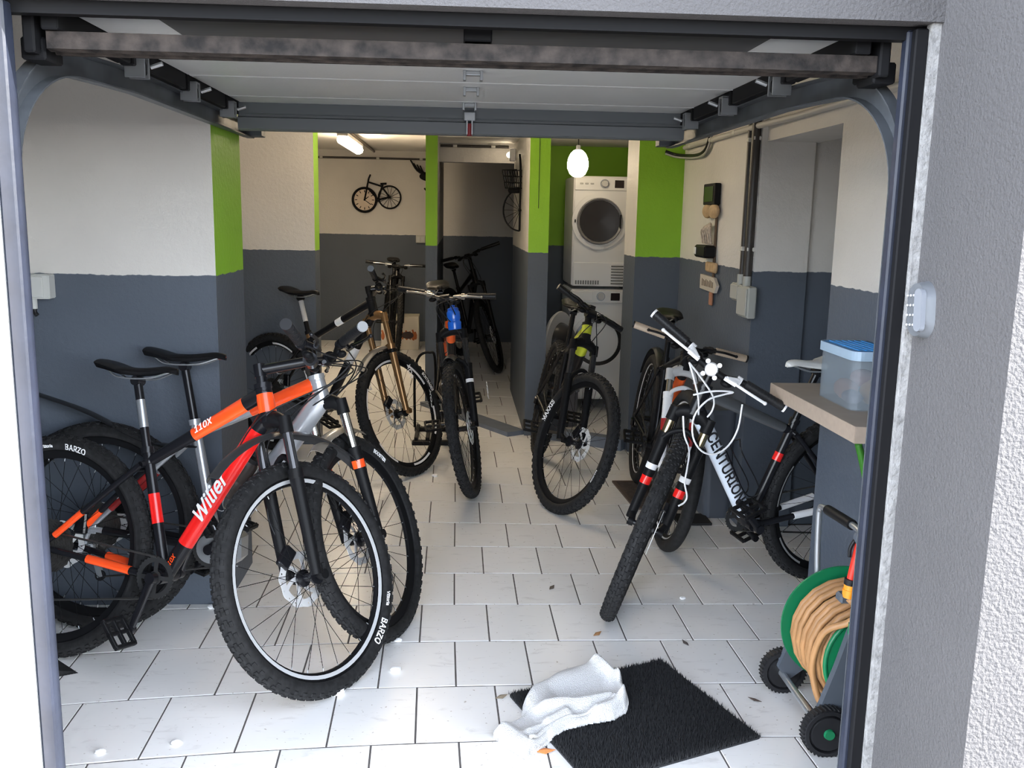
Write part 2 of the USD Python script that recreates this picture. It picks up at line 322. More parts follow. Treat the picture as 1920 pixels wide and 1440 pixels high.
# overhead sectional door, parked open under the ceiling
gd = thing('garage_door', 'white sectional garage door parked open overhead', 'garage door', kind='structure')
ys = [-1.40, -0.95, -0.47, 0.01, 0.22]
for a, b in zip(ys[:-1], ys[1:]): obj('door_panel', cbox(-0.685, 0.985, a + 0.004, b - 0.004, 1.888, 1.928, 0.006), door_white, gd, False)
bm = MB()
sec = np.array([[-0.018, -0.042], [0.016, -0.042], [0.020, -0.022], [0.014, -0.006], [0.022, 0.004], [0.014, 0.014], [0.020, 0.030], [-0.018, 0.030]])
bm.add(*sweep(np.array([[-0.715, -1.335, 1.826], [1.035, -1.335, 1.826]]), 1.0, section=sec[:, ::-1] * [1, -1]))
obj('bottom_seal', bm, beam_worn, gd, False, label='worn dark bottom seal of the door')
obj('centre_bracket', MB().add(*cbox(0.135, 0.195, -1.36, -1.30, 1.852, 1.888, 0.003)), black_steel, gd)
obj('dark_cover', MB().add(np.array([[-0.50, -1.41, 1.880], [0.80, -1.41, 1.880], [0.80, -0.95, 1.880], [-0.50, -0.95, 1.880], [-0.50, -1.41, 1.887], [0.80, -1.41, 1.887], [0.80, -0.95, 1.887], [-0.50, -0.95, 1.887]]), BOXF), look('gap_shade_dark', (0.05, 0.05, 0.052), 0.6), gd, False, label='added dark sheet standing in for the shade under the door panel')  # added dark sheet: its colour imitates the shade between header and bottom seal
cbm = MB()
spf = [(0.200, 1.8895), (0.196, 1.850), (0.206, 1.846), (0.206, 1.838), (0.198, 1.834), (0.202, 1.795), (0.212, 1.790), (0.262, 1.790), (0.262, 1.8895)]
cbm.add(np.array([[x, a, z] for x in (-0.69, 0.985) for a, z in spf]), np.array([[k, k + 9, (k + 1) % 9 + 9] for k in range(9)] + [[k, (k + 1) % 9 + 9, (k + 1) % 9] for k in range(9)]))
obj('stiffener', cbm, look('stiffener_grey', (0.125, 0.138, 0.15), 0.5), gd, False, label='dark steel stiffener along the rear edge of the door')
for X, s in ((-0.72, 1), (1.003, -1)):
    ep = MB()
    for a, b in zip(ys[:-1], ys[1:]): ep.add(*cbox(min(X, X + s * 0.035), max(X, X + s * 0.035), a + 0.01, b - 0.01, 1.845, 1.905, 0.003))
    obj('end_cap', ep, black_steel, gd, False)
for X, s in ((-0.72, 1), (1.003, -1)):
    for y in (-0.90, -0.42, 0.06):
        h = MB(); x0, x1 = sorted((X + s * 0.004, X + s * 0.055))
        h.add(*cbox(x0, x1, y - 0.02, y - 0.014, 1.818, 1.872, 0.001)).add(*cbox(x0, x1, y + 0.014, y + 0.02, 1.818, 1.872, 0.001)).add(*cbox(x0, x1, y - 0.02, y + 0.02, 1.868, 1.874, 0.001))
        h.add(*tube([X + s * 0.055, y + 0.03, 1.85], [X + s * 0.085, y + 0.03, 1.86], 0.006)); b = obj('roller_bracket', h, galv, gd, False)
        obj('roller', MB().add(*tube([X + s * 0.006, y, 1.842], [X + s * 0.05, y, 1.842], 0.017, n=16)), black_steel, b)
hd = MB()
for y, w in ((-0.70, 0.055), (-0.36, 0.05), (0.05, 0.05)):
    m = MB().add(*cbox(0.165 - w / 2, 0.165 + w / 2, y - 0.012, y + 0.012, 1.876, 1.888, 0.002)).add(*cbox(0.165 - w / 2, 0.165 - w / 2 + 0.008, y - 0.02, y + 0.012, 1.862, 1.888, 0.001)).add(*cbox(0.165 + w / 2 - 0.008, 0.165 + w / 2, y - 0.02, y + 0.012, 1.862, 1.888, 0.001))
    obj('hinge', m, galv, gd, False)
lt = obj('latch', MB().add(*cbox(0.145, 0.19, 0.175, 0.20, 1.84, 1.872, 0.003)).add(*cbox(0.155, 0.161, 0.178, 0.196, 1.79, 1.85, 0.001)).add(*cbox(0.174, 0.180, 0.178, 0.196, 1.79, 1.85, 0.001)), galv, gd, False)
obj('pull_knob', MB().add(*tube([0.1675, 0.187, 1.785], [0.1675, 0.187, 1.83], 0.009)), look('dark_red', (0.22, 0.015, 0.02), 0.4), lt, label='dark red pull knob')
# tracks
def track(X, side, label):
    t = thing('door_track', label, 'door track', kind='structure')
    pts = [[X, -1.375, z] for z in np.linspace(0.02, 1.56, 12)]
    for a in np.linspace(0, PI / 2, 14): pts.append([X, -1.375 + 0.255 * (1 - math.cos(a)), 1.56 + 0.255 * math.sin(a)])
    pts += [[X, y, 1.815] for y in np.linspace(-1.1, 0.56, 14)]
    P = np.array(pts); dxo = np.clip((P[:, 1] + 1.38) / 0.5, 0, 1); P[:, 0] += side * 0.035 * dxo - side * 0.055 * (1 - dxo)
    w, h = 0.022, 0.028
    path = P; T = np.gradient(path, axis=0); T /= np.linalg.norm(T, axis=1, keepdims=True)
    Nn = np.cross(T, [1.0, 0, 0])      # in-plane normal
    secs = np.array([[-w, -h], [-w + 0.003, -h], [-w + 0.003, h - 0.003], [w, h - 0.003], [w, h], [-w, h], [-w, -h - 0.0]])
    def channel(shift, width, thick):
        V, F = [], []
        for k in range(len(path)):
            for (a, b) in ((-width, -thick), (width, -thick), (width, thick), (-width, thick)):
                V.append(path[k] + np.array([1.0, 0, 0]) * (a + shift[0]) + Nn[k] * (b + shift[1]))
        n = 4
        for k in range(len(path) - 1):
            for i in range(4):
                j = (i + 1) % 4; F.append([k * n + i, k * n + j, (k + 1) * n + j, (k + 1) * n + i])
        F.append([0, 1, 2, 3]); e = (len(path) - 1) * n; F.append([e + 3, e + 2, e + 1, e]); return np.array(V), np.array(F)
    m = MB()
    m.add(*channel((-side * 0.012, 0.0), 0.002, 0.028)); m.add(*channel((0, 0.028), 0.014, 0.002)); m.add(*channel((0, -0.028), 0.014, 0.002))
    obj('rail', m, track_steel, t, 30)
    br = MB().add(*cbox(X - 0.012 + 0.01 * side, X + 0.012 + 0.01 * side, -1.39, -1.25, 1.80, 1.90, 0.004)).add(*cbox(X - 0.02, X + 0.03, -1.36, -1.27, 1.79, 1.835, 0.004))
    obj('corner_bracket', br, black_steel, t, False)
    obj('end_plate', MB().add(*cbox(min(X, X + side * 0.09), max(X, X + side * 0.09), 0.50, 0.58, 1.79, 1.83, 0.003)).add(*tube([X, 0.53, 1.80], [X, 0.53, 1.86], 0.006)), track_steel, t, False)
track(-0.755, 1, 'dark steel roller track curving over on the left of the door')
track(1.045, -1, 'dark steel roller track curving over on the right of the door')

struct('trim_8', MB().add(*cbox(0.660, 0.664, 2.857, 2.862, 1.55, ZC, 0.001)), look('groove_dark', (0.05, 0.09, 0.02), 0.8), 'thin dark groove in the green partition front')
# fitted geometry and stance (rear contact x, y, heading, lean, steering) of each bicycle
BK = {
    'wilier': ({'wb': 0.9597, 'st': 0.4125, 'sta': 73.981, 'hta': 72.294, 'ht': 0.1353, 'a2c': 0.4996, 'post': 0.2375, 'stem': 0.1647, 'steerer': 0.0488}, [-1.2551, -0.4041, -0.3278, 0.2463, 1.2463]),
    'silver': ({'wb': 0.9996, 'st': 0.4434, 'sta': 77.6943, 'hta': 72.6401, 'ht': 0.1154, 'a2c': 0.4884, 'post': 0.2016}, [-1.1583, -0.1932, -0.1354, 0.1747, 1.3174]),
    'gold': ({'wb': 1.0251, 'st': 0.4753, 'sta': 70.0757, 'hta': 70.8171, 'a2c': 0.5728, 'post': 0.2204}, [-1.0348, 2.4314, -0.6141, 0.0704, 1.5952]),
    'orange': ({'wb': 1.1406, 'st': 0.4882, 'sta': 74.3491, 'hta': 68.4398, 'ht': 0.1247, 'a2c': 0.5417, 'post': 0.2446, 'stem': 0.0593, 'bar': 0.5327, 'steerer': 0.0607, 'tilt': -0.2509}, [0.1088, 2.6025, -1.4787, -0.1105, -0.2336]),
    'lime': ({'wb': 1.1403, 'hta': 65.328, 'ht': 0.1225, 'a2c': 0.5408, 'stem': 0.0143, 'bar': 0.4316, 'steerer': 0.0557, 'tilt': -0.2471}, [0.6357, 2.3531, -1.5619, 0.1944, 0.3745]),
    'centurion': ({'wb': 0.9443, 'st': 0.4341, 'sta': 69.1202, 'hta': 70.7967, 'ht': 0.1272, 'a2c': 0.4503, 'post': 0.2105, 'stem': 0.0591, 'bar': 0.5711, 'steerer': 0.0664, 'tilt': -0.2484}, [1.6961, 0.2522, -2.8207, 0.1153, 0.9032]),
    'beige': ({'wb': 1.1094, 'hta': 66.4394, 'ht': 0.1031, 'a2c': 0.4694, 'stem': 0.0527, 'bar': 0.5514, 'steerer': 0.0095, 'tilt': -0.1397}, [1.1644, 1.7452, -1.6442, 0.1287, 0.047]),
    'back': ({'wb': 0.8845, 'hta': 67.9829, 'ht': 0.1008, 'a2c': 0.5133, 'stem': 0.0511, 'bar': 0.6591, 'steerer': 0.0029}, [-0.6743, 7.327, -1.4113, 0.0631, 0.0069]),
    'dark': ({'hta': 69.8275, 'ht': 0.1484, 'a2c': 0.5294, 'stem': 0.0684, 'bar': 0.6521, 'steerer': 0.1293}, [0.1636, 6.6226, -1.2547, -0.1669, -0.5324]),
}
# ================================================================ bicycles
# every bicycle is built upright (x forward, y to the rider's left, z up, origin under the rear hub), then stood, leaned and steered
GEO = dict(R=.3725, W=.058, wb=1.14, rc=.44, drop=.055, st=.46, sta=73.5, hta=69., ht=.12, a2c=.52, off=.045, post=.20, stem=.06, bar=.74, rise=.03, steerer=.05, tilt=0.)
def keypts(g, steer):
    R = g['R']; P = {}
    P['rh'] = np.array([0, 0, R]); fh0 = np.array([g['wb'], 0, R]); P['fh0'] = fh0
    P['bb'] = np.array([math.sqrt(g['rc'] ** 2 - g['drop'] ** 2), 0, R - g['drop']])
    sa = math.radians(g['sta']); sdv = np.array([-math.cos(sa), 0, math.sin(sa)]); P['sd'] = sdv
    P['cluster'] = P['bb'] + g['st'] * sdv; P['post_top'] = P['cluster'] + g['post'] * sdv
    ha = math.radians(g['hta']); hd = np.array([-math.cos(ha), 0, math.sin(ha)]); hf = np.array([math.sin(ha), 0, math.cos(ha)])
    P['hd'], P['hf'] = hd, hf
    P['crown'] = fh0 - g['off'] * hf + math.sqrt(g['a2c'] ** 2 - g['off'] ** 2) * hd
    P['ht_top'] = P['crown'] + g['ht'] * hd; P['S'] = rot(hd, steer); P['T'] = rot(hf, g['tilt'])
    P['st_top'] = P['ht_top'] + g['steerer'] * hd; P['clamp0'] = P['st_top'] + g['stem'] * hf
    P['fh'] = P['crown'] + P['S'] @ (fh0 - P['crown']); P['fn'] = P['S'] @ np.array([0, 1.0, 0])
    return P
def stand(g, X, Y, th, lean, steer):
    P = keypts(g, steer); R, w = g['R'], g['W'] / 2
    def low(M, c, n):
        n = M @ n; return (M @ c)[2] - (R - w) * math.sqrt(max(1 - n[2] ** 2, 1e-9)) - w
    Mz = rot([0, 0, 1], th) @ rot([1, 0, 0], -lean)
    d = lambda p: low(Mz @ rot([0, 1, 0], p), P['fh'], P['fn']) - low(Mz @ rot([0, 1, 0], p), P['rh'], np.array([0, 1.0, 0]))
    a, b = 0.0, 0.05; fa, fb = d(a), d(b)
    for _ in range(14):
        if abs(fb - fa) < 1e-12 or abs(fb) < 1e-9: break
        a, b = b, b - fb * (b - a) / (fb - fa); fa, fb = fb, d(b)
    M = Mz @ rot([0, 1, 0], b)
    return M, np.array([X, Y, -low(M, P['rh'], np.array([0, 1.0, 0]))]), P

def steer_about(P, v):
    return P['crown'] + (np.asarray(v, float) - P['crown']) @ P['S'].T

def arc_text(s, h, rad, a0, side, c, w, bold=True):
    """lettering bent round a tyre's side wall; a0: where it starts, reading clockwise for whoever looks at that side"""
    m = text(s, h, 0.0012, bold); v = np.array(m.vertices); f = np.array(m.faces)
    r = rad + v[:, 1] - h / 2; a = a0 - v[:, 0] / rad          # angle from +x towards +z, falling = clockwise seen from -y
    x, z = r * np.cos(a), r * np.sin(a)
    if side > 0: x = -x; f = f[:, ::-1]
    f = f[:, ::-1] if side < 0 else f
    y = np.sqrt(np.maximum(w * w - (r - c) ** 2, 0)) + 0.0008
    return np.stack([x, side * (y + v[:, 2]), z], 1), f

def tyre_mesh(R, W, knobs=True, seed=1):
    w = W / 2; c = R - w; m = MB()
    sec = [(c + w * 0.98 * math.cos(a), w * math.sin(a)) for a in np.linspace(-2.35, 2.35, 17)]
    m.add(*lathe(sec, 72, closed=True))
    if knobs:
        r = random.Random(seed); N = 64
        def knob(phi, ang, l, wd, hgt):
            ca, sa = math.cos(ang), math.sin(ang); er = np.array([ca, sa]); et = np.array([-sa, ca])
            V = []
            for dz in (-0.003, hgt):
                k = 1.0 if dz < 0 else 0.8
                for (dl, dw) in ((-l, -wd), (l, -wd), (l, wd), (-l, wd)):
                    q = er * (w + dz) + et * dw * k; rr = c + q[0]; p = phi + dl * k / rr
                    V.append([rr * math.cos(p), q[1], rr * math.sin(p)])
            m.add(V, BOXF)
        for k in range(N):
            p = 2 * PI * k / N
            for ang, o in ((0.16, 0), (-0.16, 0.5)): knob(p + o * 2 * PI / N, ang, 0.009, 0.005, 0.003)
            for ang in (0.52, -0.52): knob(p + 0.25 * 2 * PI / N, ang, 0.007, 0.006, 0.003)
            for ang in (0.95, -0.95): knob(p + (0.75 if ang > 0 else 0.5) * 2 * PI / N, ang, 0.008, 0.006, 0.0035)
    return m
def disc_mesh(r, y):
    outer = Polygon([( (r + 0.0025 * math.cos(a * 10)) * math.cos(a), (r + 0.0025 * math.cos(a * 10)) * math.sin(a)) for a in np.linspace(0, 2 * PI, 120, endpoint=False)])
    ring = outer.difference(Point(0, 0).buffer(r * 0.72, 24))
    holes = [Point(r * 0.89 * math.cos(a), r * 0.89 * math.sin(a)).buffer(r * 0.035, 3) for a in np.linspace(0, 2 * PI, 18, endpoint=False)]
    ring = ring.difference(union_all(holes))
    arms = []
    for k in range(6):
        pts = [(r * t * math.cos(k * PI / 3 + 0.9 * t), r * t * math.sin(k * PI / 3 + 0.9 * t)) for t in np.linspace(0.2, 0.85, 7)]
        from shapely import LineString
        arms.append(LineString(pts).buffer(r * 0.075, 2))
    ring = union_all([ring] + arms + [Point(0, 0).buffer(r * 0.3, 12)]).simplify(0.0002)
    pm = plate(ring, 0.002); v = np.array(pm.vertices); return np.stack([v[:, 0], y + v[:, 2], v[:, 1]], 1), np.array(pm.faces)[:, ::-1]

def wheel(parent, center, Rm, g, o, front, seed):
    R, W = g['R'], g['W']; rim_r = R - W + 0.004
    put = lambda m: ((m.get() if isinstance(m, MB) else m)[0] @ np.asarray(Rm).T + center, (m.get() if isinstance(m, MB) else m)[1])
    rim = MB().add(*lathe([(rim_r + 0.006, -0.0135), (rim_r - 0.004, -0.014), (rim_r - 0.022, -0.006), (rim_r - 0.024, 0), (rim_r - 0.022, 0.006), (rim_r - 0.004, 0.014), (rim_r + 0.006, 0.0135)], 72, closed=True))
    wp = obj('wheel', put(rim), o.get('rim', matt_black), parent, 40)
    obj('tyre', put(tyre_mesh(R, W, o.get('knobs', True), seed)), o.get('tyre', rubber), wp, 40)
    sp = MB(); n = 28; hubw = 0.030
    for k in range(n):
        a = 2 * PI * k / n; s = 1 if k % 2 else -1; b = a + (0.9 if (k // 2) % 2 else -0.9)
        sp.add(*tube([0.024 * math.cos(b), s * hubw, 0.024 * math.sin(b)], [(rim_r - 0.02) * math.cos(a), 0, (rim_r - 0.02) * math.sin(a)], 0.0011, n=3, caps=False))
    obj('spokes', put(sp), o.get('spoke', matt_black), wp, True)
    nip = MB()
    for k in range(n):
        a = 2 * PI * k / n; nip.add(*tube([(rim_r - 0.034) * math.cos(a), 0, (rim_r - 0.034) * math.sin(a)], [(rim_r - 0.022) * math.cos(a), 0, (rim_r - 0.022) * math.sin(a)], 0.002, n=4, caps=False))
    obj('spoke_nipples', put(nip), galv, wp, True)
    obj('hub', put(lathe([(0.0, -0.05), (0.010, -0.05), (0.010, -0.036), (0.028, -0.034), (0.028, -0.026), (0.014, -0.02), (0.014, 0.02), (0.028, 0.026), (0.028, 0.034), (0.010, 0.036), (0.010, 0.05), (0.0, 0.05)], 20)), black, wp, 40)
    obj('brake_disc', put(disc_mesh(0.09 if front else 0.08, 0.040)), chrome, wp, False)
    if o.get('stripe') and front or o.get('stripe_both'):
        w2 = o.get('stripe_w', 0.010); seg = o.get('stripe_seg')
        for s in (-1, 1):
            prof = [(rim_r - 0.005 - w2, s * 0.0118), (rim_r - 0.005 - w2, s * 0.0128), (rim_r - 0.003, s * 0.0158), (rim_r - 0.003, s * 0.0148)]; prof = prof if s > 0 else prof[::-1]
            if not seg: obj('rim_stripe', put(lathe(prof, 72, closed=True)), o['stripe'], wp, 40)
            else:
                for k in range(seg):
                    V = []; F = []
                    for q in np.linspace(2 * PI * k / seg, 2 * PI * (k + 0.55) / seg, 8): V += [[p[0] * math.cos(q), p[1], p[0] * math.sin(q)] for p in prof]
                    for q in range(7):
                        for e in range(4): F.append([q * 4 + e, q * 4 + (e + 1) % 4, q * 4 + 4 + (e + 1) % 4, q * 4 + 4 + e])
                    obj('rim_decal', put((np.array(V), np.array(F))), o['stripe'], wp, 40)
    for (s_, h, a0, side) in o.get('tyre_text_front' if front else 'tyre_text_rear', []):
        obj('tyre_lettering', put(arc_text(s_, h, R - W * 0.62, a0, side, R - W / 2, W / 2)), white_paint, wp, False)
    if not front:
        cas = MB(); rs = np.linspace(0.088, 0.030, 9)
        for k, r in enumerate(rs):
            y = -0.022 - k * 0.0038; teeth = [((r + (0.003 if i % 2 else -0.001)) * math.cos(PI * i / 24), (r + (0.003 if i % 2 else -0.001)) * math.sin(PI * i / 24)) for i in range(48)]
            pm = plate(Polygon(teeth).difference(Point(0, 0).buffer(max(0.012, r - 0.016), 8)), 0.0018); v = np.array(pm.vertices); cas.add(np.stack([v[:, 0], y - v[:, 2], v[:, 1]], 1), np.array(pm.faces))
        obj('cassette', put(cas), o.get('cassette', look('cassette_steel', (0.10, 0.095, 0.09), 0.35, 0.9)), wp, False)
    return wp

def saddle_mesh():
    xs = np.linspace(-0.125, 0.150, 22); V = []; n = 16
    for x in xs:
        t = (x + 0.125) / 0.275
        hw = 0.070 * (1 - 0.30 * max(0, (0.07 - t) / 0.07)) * (1 / (1 + math.exp((t - 0.40) * 13))) + 0.021 * (1 - max(0, (t - 0.94) / 0.06) ** 2 * 0.6)
        hw = min(hw, 0.072)
        top = 0.056 + 0.016 * max(0, 0.3 - t) / 0.3 - 0.010 * math.sin(PI * min(1, t)) ** 2 - 0.010 * max(0, (t - 0.8) / 0.2) ** 2
        dep = 0.026 + 0.018 * (1 - t)
        for k in range(n):
            a = 2 * PI * k / n; cx, sz = math.cos(a), math.sin(a)
            yy = hw * math.copysign(abs(cx) ** 0.7, cx); zz = top + (0.004 * sz if sz > 0 else 0) - (0.012 * abs(cx) ** 2.5 if sz >= 0 else 0) + (sz * dep if sz < 0 else 0) * (0.55 + 0.45 * abs(cx))
            V.append([x, yy, zz])
    V = np.array(V); F = []; i = np.arange(n); j = (i + 1) % n; m = len(xs)
    for k in range(m - 1): F += [np.stack([k * n + i, (k + 1) * n + j, k * n + j], 1), np.stack([k * n + i, (k + 1) * n + i, (k + 1) * n + j], 1)]
    V = np.vstack([V, V[:n].mean(0), V[-n:].mean(0)])
    F += [np.stack([i, j, np.full(n, m * n)], 1), np.stack([(m - 1) * n + j, (m - 1) * n + i, np.full(n, m * n + 1)], 1)]
    return V, np.vstack(F)

def mudguard_mesh(c, rad, a0, a1, width, n=20, crown=0.35):
    """curved strip over a wheel centred on c, from angle a0 to a1 (from +x towards +z), in the x-z plane"""
    V, F = [], []; prof = [(s, -crown * width * (s * 2) ** 2) for s in np.linspace(-0.5, 0.5, 7)]; m = len(prof)
    for q in np.linspace(a0, a1, n):
        for lay in (0, 1):
            for s, d in prof:
                r = rad + d + lay * 0.0025; V.append([c[0] + r * math.cos(q), c[1] + s * width, c[2] + r * math.sin(q)])
    for k in range(n - 1):
        A, B = k * 2 * m, (k + 1) * 2 * m
        for e in range(m - 1):
            F += [[A + e, A + e + 1, B + e + 1, B + e], [A + m + e + 1, A + m + e, B + m + e, B + m + e + 1]]
        F += [[A, B, B + m, A + m], [A + m - 1, A + 2 * m - 1, B + 2 * m - 1, B + m - 1]]
    e = (n - 1) * 2 * m
    for q in range(m - 1): F += [[q, q + m, q + m + 1, q + 1], [e + q, e + q + 1, e + q + m + 1, e + q + m]]
    return np.array(V), np.array(F)

def strip_text(s, h, a, b, frac, side, off, drop=0.0, slant=0.0):
    """lettering along the tube a->b, lifted off its side"""
    a, b = np.asarray(a, float), np.asarray(b, float); d = (b - a) / np.linalg.norm(b - a)
    m = text(s, h, 0.0012); v = np.array(m.vertices); f = np.array(m.faces)
    w = v[:, 0].max(); u = np.array([-d[2], 0, d[0]]); u = u if u[2] > 0 or abs(u[2]) < 1e-6 else -u
    nrm = np.cross(d, u)
    p = a + (b - a) * frac + np.outer(v[:, 0] + slant * v[:, 1], d) + np.outer(v[:, 1] - h / 2 + drop, u) + np.outer(v[:, 2] + off, np.array([0, float(side), 0]))
    if nrm[1] * side < 0: f = f[:, ::-1]
    return p, f

def bicycle(name, label, g, pose, o):
    g = {**GEO, **g}; M, t, P = stand(g, *pose); seed = len(USED)
    bk = thing('bicycle', label, 'bicycle', M, t, group=o.get('group'))
    paint, accent = o['frame'], o.get('accent')
    A = lambda s: P[s]; y = lambda v, d: np.asarray(v) + np.array([0, d, 0])
    ht0, ht1, bb, rh, cl = P['crown'] + 0.012 * P['hd'], P['ht_top'], P['bb'], P['rh'], P['cluster']
    hw = 0.068
    k_ = o.get('dt', 0.026)
    ttj, dtj = ht0 + (ht1 - ht0) * 0.78, ht0 + (ht1 - ht0) * 0.22
    stj = bb + (cl - bb) * 0.92
    f = MB()
    f.add(*tube(ht0, ht1, 0.029, 0.026, 20)); f.add(*tube(ht1 - 0.012 * P['hd'], ht1 + 0.004 * P['hd'], 0.029, 0.029, 20)); f.add(*tube(ht0 - 0.002 * P['hd'], ht0 + 0.012 * P['hd'], 0.031, 0.031, 20))
    f.add(*tube(ttj, stj, 0.025, 0.018, 16, 0.85)); f.add(*tube(dtj, bb, k_ * 1.05, k_, 18, 0.92)); f.add(*tube(bb, cl + 0.012 * P['sd'], 0.0185, 0.0175, 16))
    f.add(*tube(y(bb, -0.045), y(bb, 0.045), 0.024, n=20))
    f.add(*tube(cl - 0.004 * P['sd'], cl + 0.016 * P['sd'], 0.021, n=18)); f.add(*ball(ttj, 0.027, 2)); f.add(*ball(stj, 0.020, 2))
    for s in (-1, 1):
        j = bb + np.array([-0.045, s * 0.034, 0.0]); f.add(*tube(bb + np.array([0.0, s * 0.02, 0]), j, 0.019, 0.015, 12)); mid = rh + (bb - rh) * 0.52 + np.array([0, s * 0.045, -0.002])
        f.add(*sweep(smooth_path([j, mid, y(rh, s * hw)], 10), np.linspace(0.0135, 0.010, 11)[:len(smooth_path([j, mid, y(rh, s * hw)], 10))], 10))
        q = stj + np.array([-0.012, s * 0.026, -0.01]); mid = rh + (q - rh) * 0.5 + np.array([0, s * 0.028, 0.006]); pth = smooth_path([q, mid, y(rh, s * hw)], 10)
        f.add(*sweep(pth, np.linspace(0.0105, 0.0085, len(pth)), 10)); f.add(*tube(stj, q, 0.012, 0.0105, 10))
        f.add(*cbox(rh[0] - 0.02, rh[0] + 0.022, s * hw - 0.004, s * hw + 0.004, rh[2] - 0.018, rh[2] + 0.02, 0.002))
    f.add(*tube(stj + np.array([-0.035, -0.03, -0.03]), stj + np.array([-0.035, 0.03, -0.03]), 0.008, n=8))
    fr = obj('frame', f, paint, bk, 40)
    def sleeve(a, b, t0, t1, r0, r1, m, sq=0.92, nm='painted_panel', lab=None):
        a, b = np.asarray(a, float), np.asarray(b, float); ra, rb = r0 + (r1 - r0) * t0, r0 + (r1 - r0) * t1
        return obj(nm, tube(a + (b - a) * t0, a + (b - a) * t1, ra + 0.0008, rb + 0.0008, 20, sq), m, fr, 40, label=lab)
    for (which, t0, t1, m, lab) in o.get('panels', []):
        if which == 'dt': sleeve(dtj, bb, t0, t1, k_ * 1.05, k_, m, lab=lab)
        if which == 'tt': sleeve(ttj, stj, t0, t1, 0.025, 0.018, m, 0.85, lab=lab)
        if which == 'st': sleeve(bb, cl, t0, t1, 0.0185, 0.0175, m, 1.0, lab=lab)
        if which == 'ht': sleeve(ht0, ht1, t0, t1, 0.029, 0.026, m, 1.0, lab=lab)
        if which in ('cs', 'ss'):
            for s in (-1, 1):
                a = bb + np.array([-0.045, s * 0.034, 0]) if which == 'cs' else stj + np.array([-0.012, s * 0.026, -0.01]); b = y(rh, s * hw)
                mid = rh + ((bb if which == 'cs' else a) - rh) * (0.52 if which == 'cs' else 0.5) + np.array([0, s * (0.045 if which == 'cs' else 0.028), -0.002 if which == 'cs' else 0.006])
                pth = smooth_path([a, mid, b], 30); i0, i1 = int(t0 * (len(pth) - 1)), int(t1 * (len(pth) - 1)); sub = pth[i0:i1 + 1]
                obj('painted_panel', sweep(sub, (0.0145 if which == 'cs' else 0.0112), 10), m, fr, 40, label=lab)
    for (s_, h, which, fr_, side, m, drop) in o.get('texts', []):
        a, b = (dtj, bb) if which in ('dt', 'dtr') else (ttj, stj) if which in ('tt', 'ttr') else (bb, cl)
        off = (k_ * 0.98 if which in ('dt', 'dtr') else 0.0225 if which in ('tt', 'ttr') else 0.019)
        if which in ('dtr', 'ttr'): a, b = b, a
        obj('lettering', strip_text(s_, h, a, b, fr_, side, off, drop, o.get('slant', 0.15)), m, fr, False)
    if o.get('battery'):
        d = (bb - dtj); obj('battery', tube(dtj + d * 0.22 + np.array([0, 0, 0.012]), dtj + d * 0.86 + np.array([0, 0, 0.012]), k_ * 1.15, k_ * 1.2, 16, 0.8), matt_black, fr, 40)
    if o.get('motor'):
        mm = MB().add(*cbox(bb[0] - 0.07, bb[0] + 0.10, -0.055, 0.055, bb[2] - 0.055, bb[2] + 0.06, 0.022)); mm.add(*tube(y(bb, -0.062), y(bb, 0.062), 0.052, n=28))
        obj('motor', mm, o['motor'], bk, 30)
    # fork: crown, stanchions, lowers with arch
    S = lambda v: steer_about(P, v); sv = lambda mesh: (S(mesh[0]), mesh[1])
    c0 = P['crown']; fh = P['fh0']; lw = 0.067; fc = o.get('fork', black)
    off = P['hf'] * 0.0
    cm = MB(); axis = P['hd']
    legtop = [c0 + np.array([0, s * lw, 0]) - axis * 0.012 for s in (-1, 1)]
    sl = fh - P['hf'] * g['off'] * 0.75
    L = np.linalg.norm(legtop[0] - y(sl, -lw)); dn = (y(sl, -lw) - legtop[0]) / L
    crown_pts = [legtop[0] + axis * 0.004, c0 + axis * 0.004 - P['hf'] * -0.008, legtop[1] + axis * 0.004]
    cm.add(*sweep(smooth_path([legtop[0], c0 + np.array([0, -0.035, 0]) + axis * 0.010, c0 + axis * 0.016, c0 + np.array([0, 0.035, 0]) + axis * 0.010, legtop[1]], 20), np.array([0.020, 0.021, 0.0225, 0.024, 0.025, 0.026, 0.027, 0.027, 0.027, 0.027, 0.027, 0.027, 0.027, 0.027, 0.026, 0.026, 0.025, 0.024, 0.0225, 0.021, 0.020]), 14))
    for lt_ in legtop: cm.add(*tube(lt_ - axis * 0.028, lt_ + axis * 0.026, 0.0225, 0.0215, 18))
    fk = obj('fork', sv(cm.get()), o.get('crown', fc), bk, 40)
    split = o.get('travel', 0.14) + 0.03
    for lt_ in legtop: obj('stanchion', sv(tube(lt_, lt_ + dn * (split + 0.04), 0.0165, n=16)), o.get('stanchion', black), fk, 40)
    lo = MB()
    for s, lt_ in zip((-1, 1), legtop):
        a = lt_ + dn * split; e = lt_ + dn * (L - 0.005)
        lo.add(*tube(a, a + dn * 0.03, 0.0255, 0.0235, 18)); lo.add(*tube(a + dn * 0.03, e, 0.0225, 0.0175, 18)); tip = y(fh, s * 0.055)
        lo.add(*tube(e - dn * 0.03, tip, 0.014, 0.013, 12)); lo.add(*tube(y(fh, s * 0.048), y(fh, s * 0.070), 0.016, n=16))
    ar = g['R'] + 0.022; a_l = [lt_ + dn * (split + 0.02) for lt_ in legtop]
    up_ = (c0 - fh); up_ = up_ / np.linalg.norm(up_); top = fh + up_ * ar
    front = o.get('arch', 0.018)
